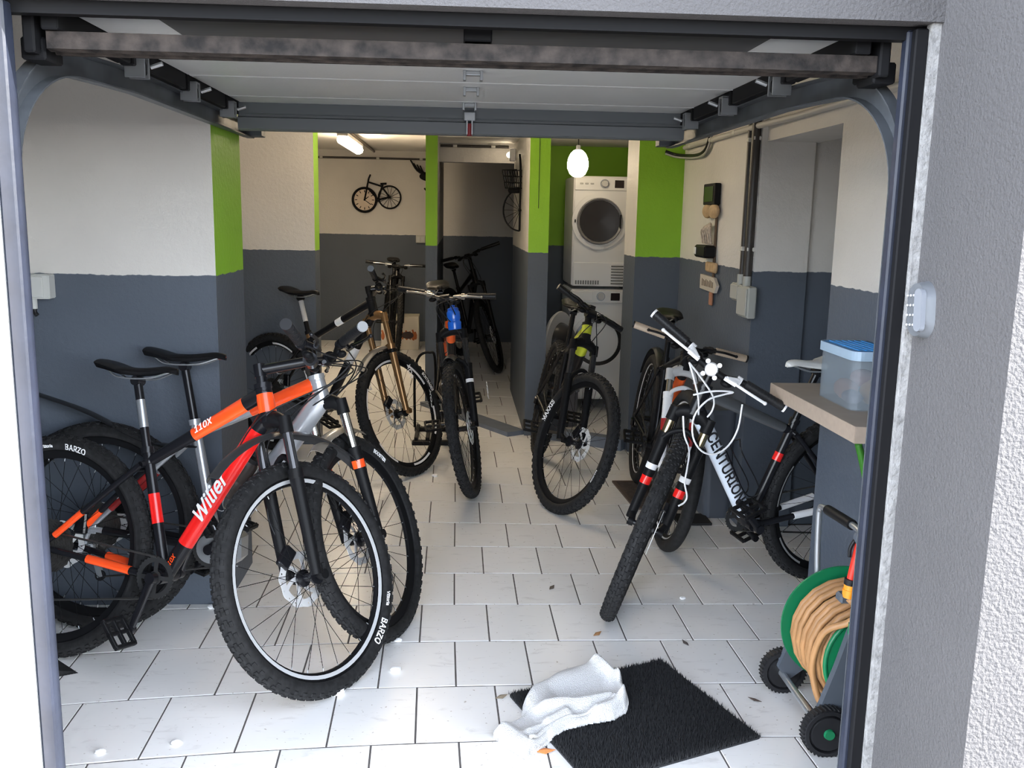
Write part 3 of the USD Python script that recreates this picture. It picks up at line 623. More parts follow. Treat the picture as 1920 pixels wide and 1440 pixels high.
    lo.add(*sweep(smooth_path([a_l[0] + P['hf'] * front, a_l[0] * 0.8 + top * 0.2 + axis * 0.02 + P['hf'] * front + np.array([0, 0.006, 0]), top + P['hf'] * front, a_l[1] * 0.8 + top * 0.2 + axis * 0.02 + P['hf'] * front - np.array([0, 0.006, 0]), a_l[1] + P['hf'] * front], 16), 0.0105, 10))
    lp = obj('fork_lowers', sv(lo.get()), fc, fk, 40)
    for (t0, t1, m, lab) in o.get('fork_bands', []):
        for lt_ in legtop:
            b = MB(); p0 = lt_ + dn * (split + 0.03); p1 = lt_ + dn * (L - 0.005); b.add(*tube(p0 + (p1 - p0) * t0, p0 + (p1 - p0) * t1, 0.0228 - 0.005 * t0 + 0.0006, 0.0228 - 0.005 * t1 + 0.0006, 18))
            obj('fork_decal', sv(b.get()), m, fk, 40, label=lab)
    for (s_, h, t0, side) in o.get('fork_text', []):
        lt_ = legtop[0 if side < 0 else 1]; p0, p1 = lt_ + dn * (split + 0.03), lt_ + dn * (L - 0.01)
        v, ff = strip_text(s_, h, p1, p0, t0, side, 0.0225, 0.0, 0.0); v[:, 1] += side * lw
        obj('fork_lettering', sv((v, ff)), white_paint, fk, False)
    # wheels
    wheel(bk, rh, np.eye(3), g, o, False, seed + 1)
    wheel(bk, P['fh'], P['S'] @ rot([0, 1, 0], o.get('spin', 0.3)), g, o, True, seed + 2)
    cal = MB().add(*cbox(-0.016, 0.030, 0.030, 0.052, -0.03, 0.045, 0.005)); R_ = rot([0, 1, 0], 0.5)
    obj('brake_caliper', sv((np.asarray(cal.get()[0]) @ R_.T + fh - P['hf'] * 0.055 + axis * 0.075, cal.get()[1])), black, fk, False)
    obj('brake_caliper', (cal.get()[0] + rh + np.array([0.05, 0.004, 0.07]), cal.get()[1]), black, bk, False)
    # stem, handlebar
    stt, cp0 = P['st_top'], P['clamp0']; S2_ = P['S'] @ rot(P['hd'], o.get('turn', 0.0)); S2 = lambda v: P['crown'] + (np.asarray(v, float) - P['crown']) @ S2_.T; sv2 = lambda mesh: (S2(mesh[0]), mesh[1])
    sm = MB().add(*tube(ht1, stt + 0.012 * axis, 0.0155, n=16)); sm.add(*tube(ht1 + 0.003 * axis, stt - 0.022 * axis, 0.0175, n=16)); sm.add(*tube(stt - 0.022 * axis, stt + 0.020 * axis, 0.0195, n=18)); sm.add(*tube(stt, cp0 - P['hf'] * 0.018, 0.017, 0.016, 14)); sm.add(*tube(y(cp0, -0.026), y(cp0, 0.026), 0.0235, n=18))
    obj('stem', sv2(sm.get()), o.get('stem_m', black), bk, 40)
    if o.get('faceplate'):
        fp = MB().add(*tube(cp0 + P['hf'] * 0.016, cp0 + P['hf'] * 0.027, 0.026, 0.022, 20))
        for a in (-1, 1):
            for b in (-1, 1): fp.add(*tube(cp0 + P['hf'] * 0.012 + np.array([0, a * 0.022, 0]) + axis * b * 0.024, cp0 + P['hf'] * 0.028 + np.array([0, a * 0.022, 0]) + axis * b * 0.024, 0.009, n=10))
        obj('stem_faceplate', sv2(fp.get()), white_paint, bk, 30)
    hb, rise, T = g['bar'] / 2, g['rise'], P['T']
    bp = lambda u, r, back: cp0 + T @ (axis * rise * r + np.array([-back, u, 0]))
    bar = smooth_path([bp(-hb, 1, 0.030), bp(-hb * 0.62, 0.9, 0.018), bp(-hb * 0.36, 0.62, 0.010), bp(-hb * 0.18, 0.05, 0), bp(0, 0, 0), bp(hb * 0.18, 0.05, 0), bp(hb * 0.36, 0.62, 0.010), bp(hb * 0.62, 0.9, 0.018), bp(hb, 1, 0.030)], 64)
    s_ = np.linspace(-1, 1, len(bar)); hbp = obj('handlebar', sv2(sweep(bar, 0.0112 + 0.0045 * np.clip(1 - abs(s_) * 3.2, 0, 1), 12)), o.get('bar_m', matt_black), bk, True)
    def at(u):
        i = (u + 1) / 2 * (len(bar) - 1); a = int(min(max(math.floor(i), 0), len(bar) - 2)); return bar[a] + (bar[a + 1] - bar[a]) * (i - a)
    gl = 0.13 / hb if hb > 0.3 else 0.40
    for s in (-1, 1):
        e, i_ = at(s), at(s * (1 - gl)); gm = MB().add(*tube(i_, e, 0.0165, n=16))
        for q in np.linspace(0.05, 0.95, 12): gm.add(*tube(i_ + (e - i_) * (q - 0.018), i_ + (e - i_) * (q + 0.018), 0.0172, n=16))
        gp = obj('grip', sv2(gm.get()), o.get('grip', plastic_black), hbp, 40)
        obj('grip_end', sv2(tube(e, e + (e - i_) / np.linalg.norm(e - i_) * 0.008, 0.0178, n=16)), o.get('grip_end', plastic_black), hbp, 40)
        lv = o.get('lever', black); pc = at(s * (1 - gl * 1.25)); f_ = T @ P['hf']; u_ = T @ axis
        lm = MB().add(*tube(pc - (e - i_) * 0.06, pc + (e - i_) * 0.06, 0.0175, n=14)).add(*tube(pc + f_ * 0.012, pc + f_ * 0.045 - u_ * 0.012 - (e - i_) * 0.25, 0.011, 0.009, 10))
        b0 = pc + f_ * 0.045 - u_ * 0.014; b1 = at(s * (1 - gl * 0.35)) + f_ * 0.055 - u_ * 0.022
        lm.add(*sweep(smooth_path([b0, b0 * 0.5 + b1 * 0.5 + f_ * 0.010, b1], 10), 0.0055, 8)); lm.add(*ball(b1, 0.0075, 1)); lm.add(*tube(b0 - (e - i_) * 0.5 * 0.6 - u_ * 0.001, b0, 0.008, 0.010, 8))
        obj('brake_lever', sv2(lm.get()), lv, bk, 35)
        if o.get('shifters', True):
            sc = at(s * (1 - gl * 1.6)); obj('shifter', sv2(MB().add(*ball(sc - u_ * 0.022 + f_ * 0.008, 0.017, 2, (1, 1.3, 0.8))).add(*tube(sc, sc - u_ * 0.018, 0.010, n=8)).get()), matt_black, bk, True)
    if o.get('display'):
        dm = cp0 + P['hf'] * -0.01 + axis * 0.035; obj('display', sv2(tube(dm - axis * 0.004, dm + axis * 0.008, 0.032, n=6)), plastic_black, hbp, False)
    # cables
    cc = o.get('cable', plastic_black); cb = MB()
    for (s, drop, end) in o.get('cables', [(-1, 0.05, 'frame'), (1, 0.05, 'fork'), (1, 0.07, 'frame')]):
        p0 = at(s * 0.45) + P['hf'] * 0.035 - axis * 0.012; p0 = S2(p0)
        mid = S2(cp0 + P['hf'] * (0.09 + drop * 0.5) + np.array([0, -s * 0.03, 0]) - axis * drop)
        if end == 'fork': q = [p0, mid, S(c0 + np.array([0, s * 0.05, 0]) + P['hf'] * 0.05 - axis * 0.02), S(legtop[1] + dn * split + P['hf'] * 0.024), S(legtop[1] + dn * (split + 0.12) - P['hf'] * 0.024), S(fh - P['hf'] * 0.04 + axis * 0.10 + np.array([0, 0.055, 0]))]
        else: q = [p0, mid, dtj + np.array([0.05, -s * 0.04, 0.02]), dtj + (bb - dtj) * 0.12 + np.array([0, -s * 0.026, 0.02]), dtj + (bb - dtj) * 0.3 + np.array([0, -s * 0.022, 0.02])]
        cb.add(*sweep(smooth_path(q, 40), o.get('cable_r', 0.0025), 6))
    if not cb.empty(): obj('brake_hose', cb, cc, bk, True)
    for q in o.get('extra_cables', []): obj('brake_hose', sweep(smooth_path(q, 50), 0.0036, 8), cc, bk, True)
    # seatpost, saddle
    pt = P['post_top']; sp = MB().add(*tube(cl, pt, 0.0145, n=16)).add(*tube(y(pt, -0.02) + [0.0, 0, 0.006], y(pt, 0.02) + [0, 0, 0.006], 0.016, n=14))
    po = obj('seatpost', sp, o.get('post_m', black), bk, 40)
    if o.get('post_band'): obj('seatpost_decal', tube(cl + (pt - cl) * o['post_band'][0], cl + (pt - cl) * o['post_band'][1], 0.0150, n=16), o['post_band'][2], po, 40)
    R0 = rot([0, 1, 0], o.get('saddle_tilt', -0.02)); v, ff = saddle_mesh()
    sad = obj('saddle', (v @ R0.T + pt, ff), o.get('saddle', matt_black), bk, 50)
    rl = MB()
    for s in (-1, 1): rl.add(*sweep(smooth_path([[-0.105, s * 0.030, 0.045], [-0.06, s * 0.024, 0.016], [0.05, s * 0.022, 0.014], [0.125, s * 0.010, 0.036]], 18), 0.0035, 6), R0, pt)
    obj('saddle_rails', rl, o.get('rails', galv), sad, True)
    if o.get('saddle_tip'): obj('saddle_nose', (ball([0.130, 0, 0.040], 0.016, 2, (1.3, 1.0, 0.55))[0] @ R0.T + pt, ball([0, 0, 0], 1, 2)[1]), o['saddle_tip'], sad, True, label='red flash under the saddle nose')
    # cranks, chain
    ca = o.get('crank', -1.75); cr_ = MB(); rad = 0.066
    teeth = [((rad + (0.003 if i % 2 else -0.001)) * math.cos(PI * i / 32), (rad + (0.003 if i % 2 else -0.001)) * math.sin(PI * i / 32)) for i in range(64)]
    ringp = Polygon(teeth).difference(Point(0, 0).buffer(rad - 0.016, 16)); arms = [affinity.rotate(sbox(0, -0.007, rad - 0.01, 0.007), k * 90, origin=(0, 0)) for k in range(4)]
    pm = plate(union_all([ringp] + arms + [Point(0, 0).buffer(0.022, 10)]), 0.003); v = np.array(pm.vertices); cr_.add(np.stack([v[:, 0], -0.054 - v[:, 2], v[:, 1]], 1) + bb, np.array(pm.faces))
    ck = obj('crankset', cr_, o.get('ring', look('chainring', (0.05, 0.05, 0.05), 0.35, 0.7)), bk, False)
    for s, a in ((-1, ca), (1, ca + PI)):
        e = bb + np.array([0.172 * math.cos(a), s * 0.086, 0.172 * math.sin(a)]); b0 = y(bb, s * 0.074)
        am = MB().add(*tube(b0, e, 0.016, 0.0115, 12, 0.6)).add(*tube(y(bb, s * 0.062), y(bb, s * 0.086), 0.018, n=16)).add(*tube(y(e, -0.010), y(e, 0.010), 0.014, n=14))
        obj('crank_arm', am, o.get('crank_m', black), ck, 40)
        pd = MB(); yc = e[1] + s * 0.058; tw = rot([0, 1, 0], o.get('pedal', 0.35))
        for fx in (-0.046, 0.046): pd.add(*cbox(fx - 0.007, fx + 0.007, -0.048, 0.048, -0.008, 0.008, 0.003), tw, [e[0], yc, e[2]])
        for fy in (-0.044, 0, 0.044): pd.add(*cbox(-0.046, 0.046, fy - 0.006, fy + 0.006, -0.007, 0.007, 0.002), tw, [e[0], yc, e[2]])
        for fx in (-0.046, 0.046):
            for fy in (-0.035, 0.0, 0.035):
                for z in (-1, 1): pd.add(*tube([fx, fy, z * 0.006], [fx, fy, z * 0.012], 0.002, n=5), tw, [e[0], yc, e[2]])
        pd.add(*tube(y(e, 0), [e[0], yc + s * 0.05, e[2]], 0.007, n=10)); obj('pedal', pd, matt_black, bk, False)
    chn = MB(); dj = rh + np.array([-0.012, -0.040, -0.085])
    chn.add(*sweep([bb + [0, -0.0555, rad], rh + [0, -0.040, 0.050]], 0.0038, 6)); chn.add(*sweep([bb + [0, -0.0555, -rad], rh + [0.03, -0.040, -0.175], ], 0.0038, 6)); chn.add(*sweep(smooth_path([rh + [0.03, -0.040, -0.175], rh + [0.005, -0.04, -0.12], rh + [0.014, -0.04, -0.055]], 8), 0.0038, 6))
    obj('chain', chn, look('chain_steel', (0.09, 0.088, 0.085), 0.4, 0.9), bk, False)
    dr = MB().add(*tube(rh + [-0.005, -0.072, -0.012], rh + [-0.022, -0.068, -0.05], 0.011, 0.013, 12)).add(*cbox(rh[0] - 0.035, rh[0] + 0.012, -0.072, -0.040, rh[2] - 0.088, rh[2] - 0.052, 0.006))
    for yy in (-0.047, -0.034): dr.add(*tube(rh + [0.0, yy, -0.078], rh + [0.03, yy, -0.175], 0.012, 0.010, 8, 0.12))
    dp = obj('derailleur', dr, o.get('derailleur', black), bk, 30)
    for c in (rh + [0.002, 0, -0.085], rh + [0.028, 0, -0.170]): obj('jockey_wheel', tube(y(c, -0.044), y(c, -0.037), 0.019, n=14), plastic_black, dp, False)
    # mudguards and extras
    if o.get('front_guard'):
        a0, a1, wd, m = o['front_guard'][:4]; obj('mudguard', sv(mudguard_mesh(fh, g['R'] + (o['front_guard'] + (0.030,))[4], a0, a1, wd)), m, bk, 40)
    if o.get('rear_guard'):
        cx, cz, rad_, a0, a1, wd, m = o['rear_guard']; obj('mudguard', mudguard_mesh(np.array([cx, 0, cz]), rad_, a0, a1, wd, 24, 0.2), m, bk, 40)
    if o.get('blade'):
        w_, m, q = o['blade']; obj('mudguard', sweep(smooth_path(q, 30), 1.0, section=[(-w_, -0.004), (-w_ * 0.6, 0.002), (w_ * 0.6, 0.002), (w_, -0.004), (w_ * 0.6, -0.001), (-w_ * 0.6, -0.001)]), m, bk, 40)
    if o.get('bottle_cage'):
        pth = dtj + (bb - dtj) * 0.40; e = dtj + (bb - dtj) * 0.78; d = (e - pth) / np.linalg.norm(e - pth); nn = np.array([-d[2], 0, d[0]]); nn = nn if nn[2] > 0 else -nn
        cg = MB(); base = k_ + 0.004
        for s in (-1, 1): cg.add(*sweep(smooth_path([pth + nn * base + [0, s * 0.012, 0], e + nn * base + [0, s * 0.014, 0], e + nn * (base + 0.05) + [0, s * 0.038, 0], pth + d * 0.03 + nn * (base + 0.045) + [0, s * 0.040, 0], pth + nn * (base + 0.075) + [0, 0, 0]], 26), 0.0025, 6))
        obj('bottle_cage', cg, o['bottle_cage'], bk, True)
    return bk, M, t, P, dict(dtj=dtj, bb=bb, k=k_, S=S, at=at, cp0=cp0, axis=axis, fh=fh, legtop=legtop, dn=dn, split=split, stj=stj)

red = look('gloss_red', (0.70, 0.012, 0.010), 0.25, coat=0.5); orange_red = look('gloss_orange_red', (0.85, 0.075, 0.012), 0.25, coat=0.5)
silver_m = look('silver_paint', (0.50, 0.52, 0.55), 0.28, 0.75, coat=0.3); bronze = look('bronze_anodised', (0.30, 0.17, 0.075), 0.3, 0.8)
rim_silver = look('rim_silver', (0.62, 0.63, 0.64), 0.35, 0.4); lime_m = look('lime_paint', (0.42, 0.46, 0.03), 0.3, coat=0.4)
orange_m = look('orange_paint', (0.72, 0.10, 0.015), 0.28, coat=0.4); beige_m = look('beige_grip', (0.46, 0.36, 0.27), 0.7); guard_dark = look('mudguard_dark', (0.020, 0.020, 0.021), 0.3, spec=0.4); guard_brown = look('mudguard_brown', (0.16, 0.14, 0.115), 0.25, coat=0.4); guard_grey = look('mudguard_grey', (0.10, 0.095, 0.09), 0.35)
stanchion_black = look('stanchion_black', (0.02, 0.02, 0.022), 0.12, 0.4, coat=0.8); stanchion_silver = look('stanchion_silver', (0.62, 0.61, 0.58), 0.15, 1.0); stanchion_gold = look('stanchion_gold', (0.50, 0.42, 0.26), 0.2, 1.0)
black_ink = look('black_ink', (0.012, 0.012, 0.014), 0.4); blue_white = look('cool_white_paint', (0.62, 0.68, 0.76), 0.3, coat=0.4)
burgundy = look('dark_red_decal', (0.30, 0.015, 0.015), 0.4)

wil = bicycle('bicycle', 'black and red mountain bike with white script lettering, nearest the camera on the left', BK['wilier'][0], BK['wilier'][1],
    dict(frame=black, rim=matt_black, stripe=rim_silver, stripe_w=0.010, spin=1.1, turn=-0.86, front_guard=(1.10, 2.62, 0.050, guard_dark, 0.102), fork=matt_black, stanchion=stanchion_black, travel=0.115,
         panels=[('dt', 0.10, 0.80, red, 'red painted panel'), ('tt', 0.16, 0.60, orange_red, 'orange painted panel'), ('st', 0.42, 0.66, red, 'red band'), ('cs', 0.22, 0.66, orange_red, 'orange painted panel'), ('ss', 0.62, 0.88, orange_red, 'orange painted panel'), ('ht', 0.25, 0.75, orange_red, 'orange flash on the head tube')],
         texts=[('Wilier', 0.046, 'dtr', 0.34, -1, white_paint, 0.004), ('110X', 0.020, 'ttr', 0.43, -1, white_paint, 0.006), ('110X', 0.014, 'dtr', 0.05, -1, orange_red, 0)], slant=0.35,
         tyre_text_rear=[('BARZO', 0.019, 1.52, -1), ('Vittoria', 0.010, 1.80, -1)], tyre_text_front=[('BARZO', 0.021, 1.1 - 0.30, -1), ('Vittoria', 0.011, 1.1 - 0.02, -1)], post_band=(0.35, 0.75, galv), crank=-1.85, pedal=0.9, saddle_tilt=-0.03, display=False))
silv = bicycle('bicycle', 'silver and orange electric mountain bike with black mudguards, behind the red one', BK['silver'][0], BK['silver'][1],
    dict(frame=silver_m, dt=0.036, motor=galv, rim=matt_black, fork=matt_black, stanchion=stanchion_silver, travel=0.12,
         panels=[('tt', 0.04, 0.55, orange_red, 'orange painted panel'), ('cs', 0.1, 0.9, black, 'black chainstay'), ('ss', 0.45, 0.8, burgundy, 'dark red panel')], fork_bands=[(0.06, 0.16, orange_red, 'red band')],
         tyre_text_front=[('BOOSTER', 0.013, 1.75, -1)], front_guard=(1.50, 2.40, 0.062, guard_brown), blade=(0.030, plastic_black, [[-0.30, 0, 0.852], [-0.224, 0, 0.834], [-0.066, 0, 0.786], [0.075, 0, 0.722], [0.165, 0, 0.685], [0.26, 0, 0.672], [0.36, 0, 0.67]]), turn=-0.62, bottle_cage=galv, saddle_tip=look('saddle_red', (0.55, 0.02, 0.02), 0.4), post_m=black, crank=0.7, spin=0.4,
         grip_end=look('grip_collar_grey', (0.30, 0.31, 0.32), 0.5), derailleur=galv))
gold = bicycle('bicycle', 'black mountain bike with bronze fork and white rim decals, beside the second pier', BK['gold'][0], BK['gold'][1],
    dict(frame=black, rim=matt_black, stripe=white_paint, stripe_both=True, stripe_seg=6, stripe_w=0.010, turn=-0.9, fork=bronze, crown=bronze, stanchion=bronze, travel=0.13, spin=0.2,
         panels=[('tt', 0.45, 0.55, white_paint, None), ('dt', 0.35, 0.5, white_paint, 'white decal'), ('st', 0.93, 0.99, bronze, 'bronze seat clamp')], fork_text=[('FOX', 0.030, 0.45, -1), ('FOX', 0.030, 0.45, 1)], fork_bands=[(0.0, 0.06, matt_black, 'black seal')],
         tyre_text_front=[('BONTRAGER', 0.016, 1.25, -1), ('BONTRAGER', 0.016, 1.25, 1)], front_guard=(1.75, 2.75, 0.06, guard_grey), post_band=(0.35, 0.95, look('post_decal', (0.5, 0.5, 0.5), 0.4)), crank=-0.3,
         grip_end=look('grip_collar_blue', (0.12, 0.15, 0.19), 0.5)))
oran = bicycle('bicycle', 'black and orange mountain bike with a blue bottle, facing the door', BK['orange'][0], BK['orange'][1],
    dict(frame=black, rim=matt_black, fork=matt_black, stanchion=stanchion_black, spin=0.0, panels=[('st', 0.70, 1.0, orange_m, 'orange seat tube'), ('ht', 0.0, 0.5, orange_m, 'orange head tube'), ('dt', 0.02, 0.14, orange_m, None)],
         fork_text=[('FOX', 0.036, 0.42, -1), ('FOX', 0.036, 0.42, 1)], fork_bands=[(0.18, 0.24, white_paint, 'white decal')], front_guard=(1.45, 2.5, 0.07, plastic_black), crank=-0.2, bar_m=look('bar_grey', (0.16, 0.15, 0.14), 0.35, 0.5), lever=look('lever_silver', (0.36, 0.34, 0.31), 0.35, 0.8), bottle_cage=black))
lime = bicycle('bicycle', 'black electric mountain bike with lime green flashes, in front of the washing machine', BK['lime'][0], BK['lime'][1],
    dict(frame=black, dt=0.034, motor=black, battery=True, rim=matt_black, fork=matt_black, stanchion=stanchion_black, spin=0.5,
         panels=[('ht', 0.45, 1.0, lime_m, 'lime head tube'), ('dt', 0.03, 0.14, lime_m, 'lime flash'), ('tt', 0.05, 0.45, lime_m, 'lime flash')], tyre_text_front=[('MAXXIS', 0.024, 0.5 + 3.12, -1), ('MAXXIS', 0.013, 0.5 - 0.1, -1)], crank=-0.1, display=True))
CENT_CABLES = [[[0.878, 0.13, 1.03], [0.813, 0.11, 0.97], [0.735, 0.09, 0.885], [0.71, 0.06, 0.823], [0.722, 0.035, 0.775]], [[0.878, 0.13, 1.03], [0.833, 0.11, 0.951], [0.79, 0.08, 0.879], [0.750, 0.035, 0.80]],
    [[0.626, 0.12, 0.858], [0.631, 0.12, 0.766], [0.663, 0.12, 0.702], [0.717, 0.12, 0.673], [0.777, 0.12, 0.690], [0.821, 0.12, 0.749], [0.826, 0.12, 0.825], [0.78, 0.12, 0.882], [0.714, 0.12, 0.90], [0.672, 0.12, 0.906], [0.716, 0.12, 0.914], [0.772, 0.11, 0.912], [0.827, 0.10, 0.900]],
    [[0.859, 0.10, 0.823], [0.845, 0.10, 0.751], [0.817, 0.10, 0.687], [0.817, 0.10, 0.615], [0.82, 0.10, 0.562], [0.804, 0.10, 0.508], [0.812, 0.10, 0.483], [0.836, 0.10, 0.471]]]
cent = bicycle('bicycle', 'black and white mountain bike with white levers, cables and saddle, leaning at right', BK['centurion'][0], BK['centurion'][1],
    dict(frame=black, dt=0.030, rim=matt_black, fork=matt_black, stanchion=stanchion_gold, travel=0.05, spin=0.3,
         panels=[('dt', 0.10, 0.92, blue_white, 'white painted down tube'), ('tt', 0.05, 0.92, look('tt_grey', (0.055, 0.058, 0.062), 0.35), None), ('st', 0.62, 0.70, red, 'red band'), ('cs', 0.45, 0.85, white_paint, 'white chainstay protector')],
         texts=[('CENTURION', 0.042, 'dt', 0.19, 1, black_ink, 0.0)], slant=0.0, fork_bands=[(0.30, 0.37, white_paint, 'white band'), (0.46, 0.56, red, 'red band')],
         cable=white_paint, cable_r=0.0035, cables=[], extra_cables=CENT_CABLES, faceplate=True, lever=white_paint, grip_end=white_paint, saddle=look('saddle_white', (0.60, 0.60, 0.58), 0.45), crank=-2.3, stripe=look('rim_grey_stripe', (0.3, 0.3, 0.3), 0.4), stripe_both=True, stripe_seg=6, stripe_w=0.006, bottle_cage=black))
beig = bicycle('bicycle', 'dark trekking bike with beige grips and white fork, behind the white levers', BK['beige'][0], BK['beige'][1],
    dict(frame=black, knobs=False, rim=matt_black, stripe=rim_silver, stripe_both=True, stripe_w=0.004, fork=white_paint, crown=look('fork_grey_white', (0.42, 0.42, 0.42), 0.35), stanchion=stanchion_silver, travel=0.06, grip=beige_m, panels=[('dt', 0.1, 0.4, orange_m, None)],
         rear_guard=(0.0, 0.3725, 0.41, 0.35, 2.6, 0.06, plastic_black), crank=0.4, fork_bands=[(0.3, 0.65, burgundy, 'dark red decal')]))
back = bicycle('bicycle', 'black mountain bike with silver levers standing furthest back by the rear wall', BK['back'][0], BK['back'][1],
    dict(frame=black, rim=matt_black, fork=matt_black, lever=galv, crank=0.2, front_guard=(1.3, 2.3, 0.06, plastic_black)))
dark = bicycle('bicycle', 'all-black bike with thin road-like tyres in the dim passage', BK['dark'][0], BK['dark'][1],
    dict(frame=black, knobs=False, rim=matt_black, fork=matt_black, crank=0.9))

# bottles
def bottle(label, M, t, foot, d, m, cap, h=0.17):
    d = np.asarray(d, float) / np.linalg.norm(d); u, w, _d = frame_for(d); bt = thing('bottle', label, 'bottle', M @ np.stack([u, w, d], 1), t + M @ np.asarray(foot)); k = h / 0.202
    obj('bottle_body', lathe([(r, z * k) for r, z in ((0.0, 0.0), (0.034, 0.0), (0.037, 0.006), (0.037, 0.06), (0.033, 0.068), (0.033, 0.078), (0.037, 0.088), (0.037, 0.14), (0.030, 0.158), (0.0, 0.160))], 24, axis='z'), m, bt, 40)
    obj('bottle_cap', lathe([(r, z * k) for r, z in ((0.0, 0.158), (0.031, 0.158), (0.030, 0.174), (0.014, 0.182), (0.012, 0.200), (0.0, 0.202))], 20, axis='z'), cap, bt, 40)
bottle('translucent blue drinking bottle at the head of the orange bike', oran[1], oran[2], [0.958, 0.018, 0.885], (-0.15, 0.0, 1.0), look('bottle_blue', (0.01, 0.12, 0.62), 0.25, coat=0.5), look('cap_blue', (0.01, 0.08, 0.45), 0.35), 0.135)
X = silv[4]; a = X['dtj'] + (X['bb'] - X['dtj']) * 0.36; e = X['dtj'] + (X['bb'] - X['dtj']) * 0.74; d = (a - e) / np.linalg.norm(a - e); nn = np.array([-d[2], 0, d[0]]); nn = nn if nn[2] > 0 else -nn
bottle('dark brown bottle in the wire cage of the silver bicycle', silv[1], silv[2], e + nn * (X['k'] + 0.043), d, look('bottle_brown', (0.030, 0.022, 0.018), 0.3), plastic_black, 0.19)
# ================================================================ things in the room
def rrect(x0, x1, y0, y1, r, n=5):
    return sbox(x0 + r, y0 + r, x1 - r, y1 - r).buffer(r, quad_segs=n)
def ring_poly(ro, ri, n=40): return Point(0, 0).buffer(ro, n // 4).difference(Point(0, 0).buffer(ri, n // 4))
def on_y(pm, yfront):
    """an extruded xy outline stood up in the x-z plane, its face towards -y at yfront"""
    v = np.array(pm.vertices); return np.stack([v[:, 0], yfront + v[:, 2].max() - v[:, 2], v[:, 1]], 1), np.array(pm.faces)

# --- lamps
lamp_m = emit('lamp_glow', (1.0, 0.80, 0.55), LAMP); globe_m = emit('globe_glow', (1.0, 0.84, 0.60), GLOBE)
tl = thing('ceiling_lamp', 'glowing oval tube lamp under the ceiling of the rear room', 'lamp', t=(-0.84, 5.32, 2.12))
capsule = trimesh.creation.capsule(height=1.22, radius=0.048, count=[16, 10]); cv = np.array(capsule.vertices); cv = cv - cv.mean(0)
obj('lamp_cover', (np.stack([cv[:, 0] * 1.05, cv[:, 2], cv[:, 1] * 0.85 - 0.02], 1), np.array(capsule.faces)[:, ::-1]), lamp_m, tl, True)
obj('lamp_base', cbox(-0.045, 0.045, -0.66, 0.66, 0.006, 0.045, 0.008), look('lamp_grey', (0.35, 0.34, 0.32), 0.5), tl, False)
for yy in (-0.45, 0.45): obj('lamp_bracket', MB().add(*tube([0, yy, 0.03], [0, yy, 0.10], 0.008, n=8)), galv, tl, False)
main_m = emit('main_lamp_glow', (1.0, 0.80, 0.56), MAIN)
ml = thing('ceiling_lamp', 'tube lamp on the main garage ceiling, hidden behind the open door', 'lamp', t=(-0.15, 2.15, 2.15))
obj('lamp_cover', (np.stack([cv[:, 0] * 1.05, cv[:, 2], cv[:, 1] * 0.85 - 0.02], 1), np.array(capsule.faces)[:, ::-1]), main_m, ml, True); obj('lamp_base', cbox(-0.045, 0.045, -0.66, 0.66, 0.006, 0.070, 0.008), look('lamp_grey', (0.35, 0.34, 0.32), 0.5), ml, False)
gl = thing('globe_lamp', 'glowing egg-shaped globe lamp hanging in the laundry niche', 'lamp', t=(0.972, 3.30, 1.872))
obj('globe', lathe([(0.0, -0.098), (0.030, -0.094), (0.056, -0.075), (0.074, -0.035), (0.076, 0.0), (0.070, 0.035), (0.055, 0.066), (0.034, 0.088), (0.018, 0.095), (0.0, 0.096)], 32, axis='z'), globe_m, gl, True)
obj('lamp_holder', tube([0, 0, 0.090], [0, 0, 0.125], 0.020, 0.014, 14), galv, gl, False); obj('cord', tube([0, 0, 0.12], [0, 0, 0.215], 0.004, n=6), plastic_black, gl, False)
wl = thing('wall_lamp', 'small white lamp glowing at the edge of the dim passage', 'lamp', t=(0.575, 4.40, 1.99))
obj('lamp_body', cbox(-0.03, 0.025, -0.04, 0.04, -0.05, 0.05, 0.01), white_paint, wl, False); obj('lamp_lens', ball([-0.03, 0.02, 0], 0.022, 2), emit('small_glow', (1.0, 0.82, 0.58), SMALL), wl, True)

# --- conduits and boxes
def conduit(name, label, pts, r, m, cat='conduit', clips=(), kind=None):
    t = thing(name, label, cat)
    obj('pipe', sweep(np.array(pts, float), r, 10), m, t, True)
    for c in clips: obj('clip', cbox(c[0] - 0.018, c[0] + 0.018, c[1] - 0.018, c[1] + 0.018, c[2] - 0.01, c[2] + 0.01, 0.003), look('clip_grey', (0.55, 0.54, 0.50), 0.5), t, False)
    return t
dark_pipe = look('pipe_dark', (0.035, 0.030, 0.027), 0.45); grey_pipe = look('pipe_grey', (0.33, 0.33, 0.31), 0.5); duct_m = look('duct_grey', (0.46, 0.45, 0.42), 0.5)
conduit('conduit', 'thin dark vertical pipe on the right wall, the one further from the door', [[1.510, 1.062, z] for z in (1.18, 1.6, 2.0, 2.2)], 0.014, dark_pipe, clips=[(1.512, 1.062, 1.87), (1.512, 1.062, 1.36)])
conduit('conduit', 'grey vertical pipe between the two dark ones on the right wall', [[1.512, 1.012, z] for z in (1.20, 1.6, 2.0, 2.2)], 0.010, grey_pipe)
conduit('conduit', 'thick dark vertical pipe on the right wall, the one nearer the door', [[1.505, 0.960, z] for z in (1.18, 1.6, 2.0, 2.2)], 0.021, dark_pipe, clips=[(1.508, 0.960, 1.87), (1.508, 0.960, 1.36)])
conduit('conduit', 'long pale cable pipe running along the top of the right wall', [[1.507, 2.36, 1.925], [1.507, 1.5, 1.925], [1.507, 0.95, 1.925], [1.532, 0.5, 1.925], [1.532, -1.36, 1.925]], 0.014, duct_m, clips=[(1.51, y, 1.925) for y in (2.2, 1.75, 1.3)] + [(1.54, y, 1.925) for y in (0.45, 0.0, -0.45, -0.9)])
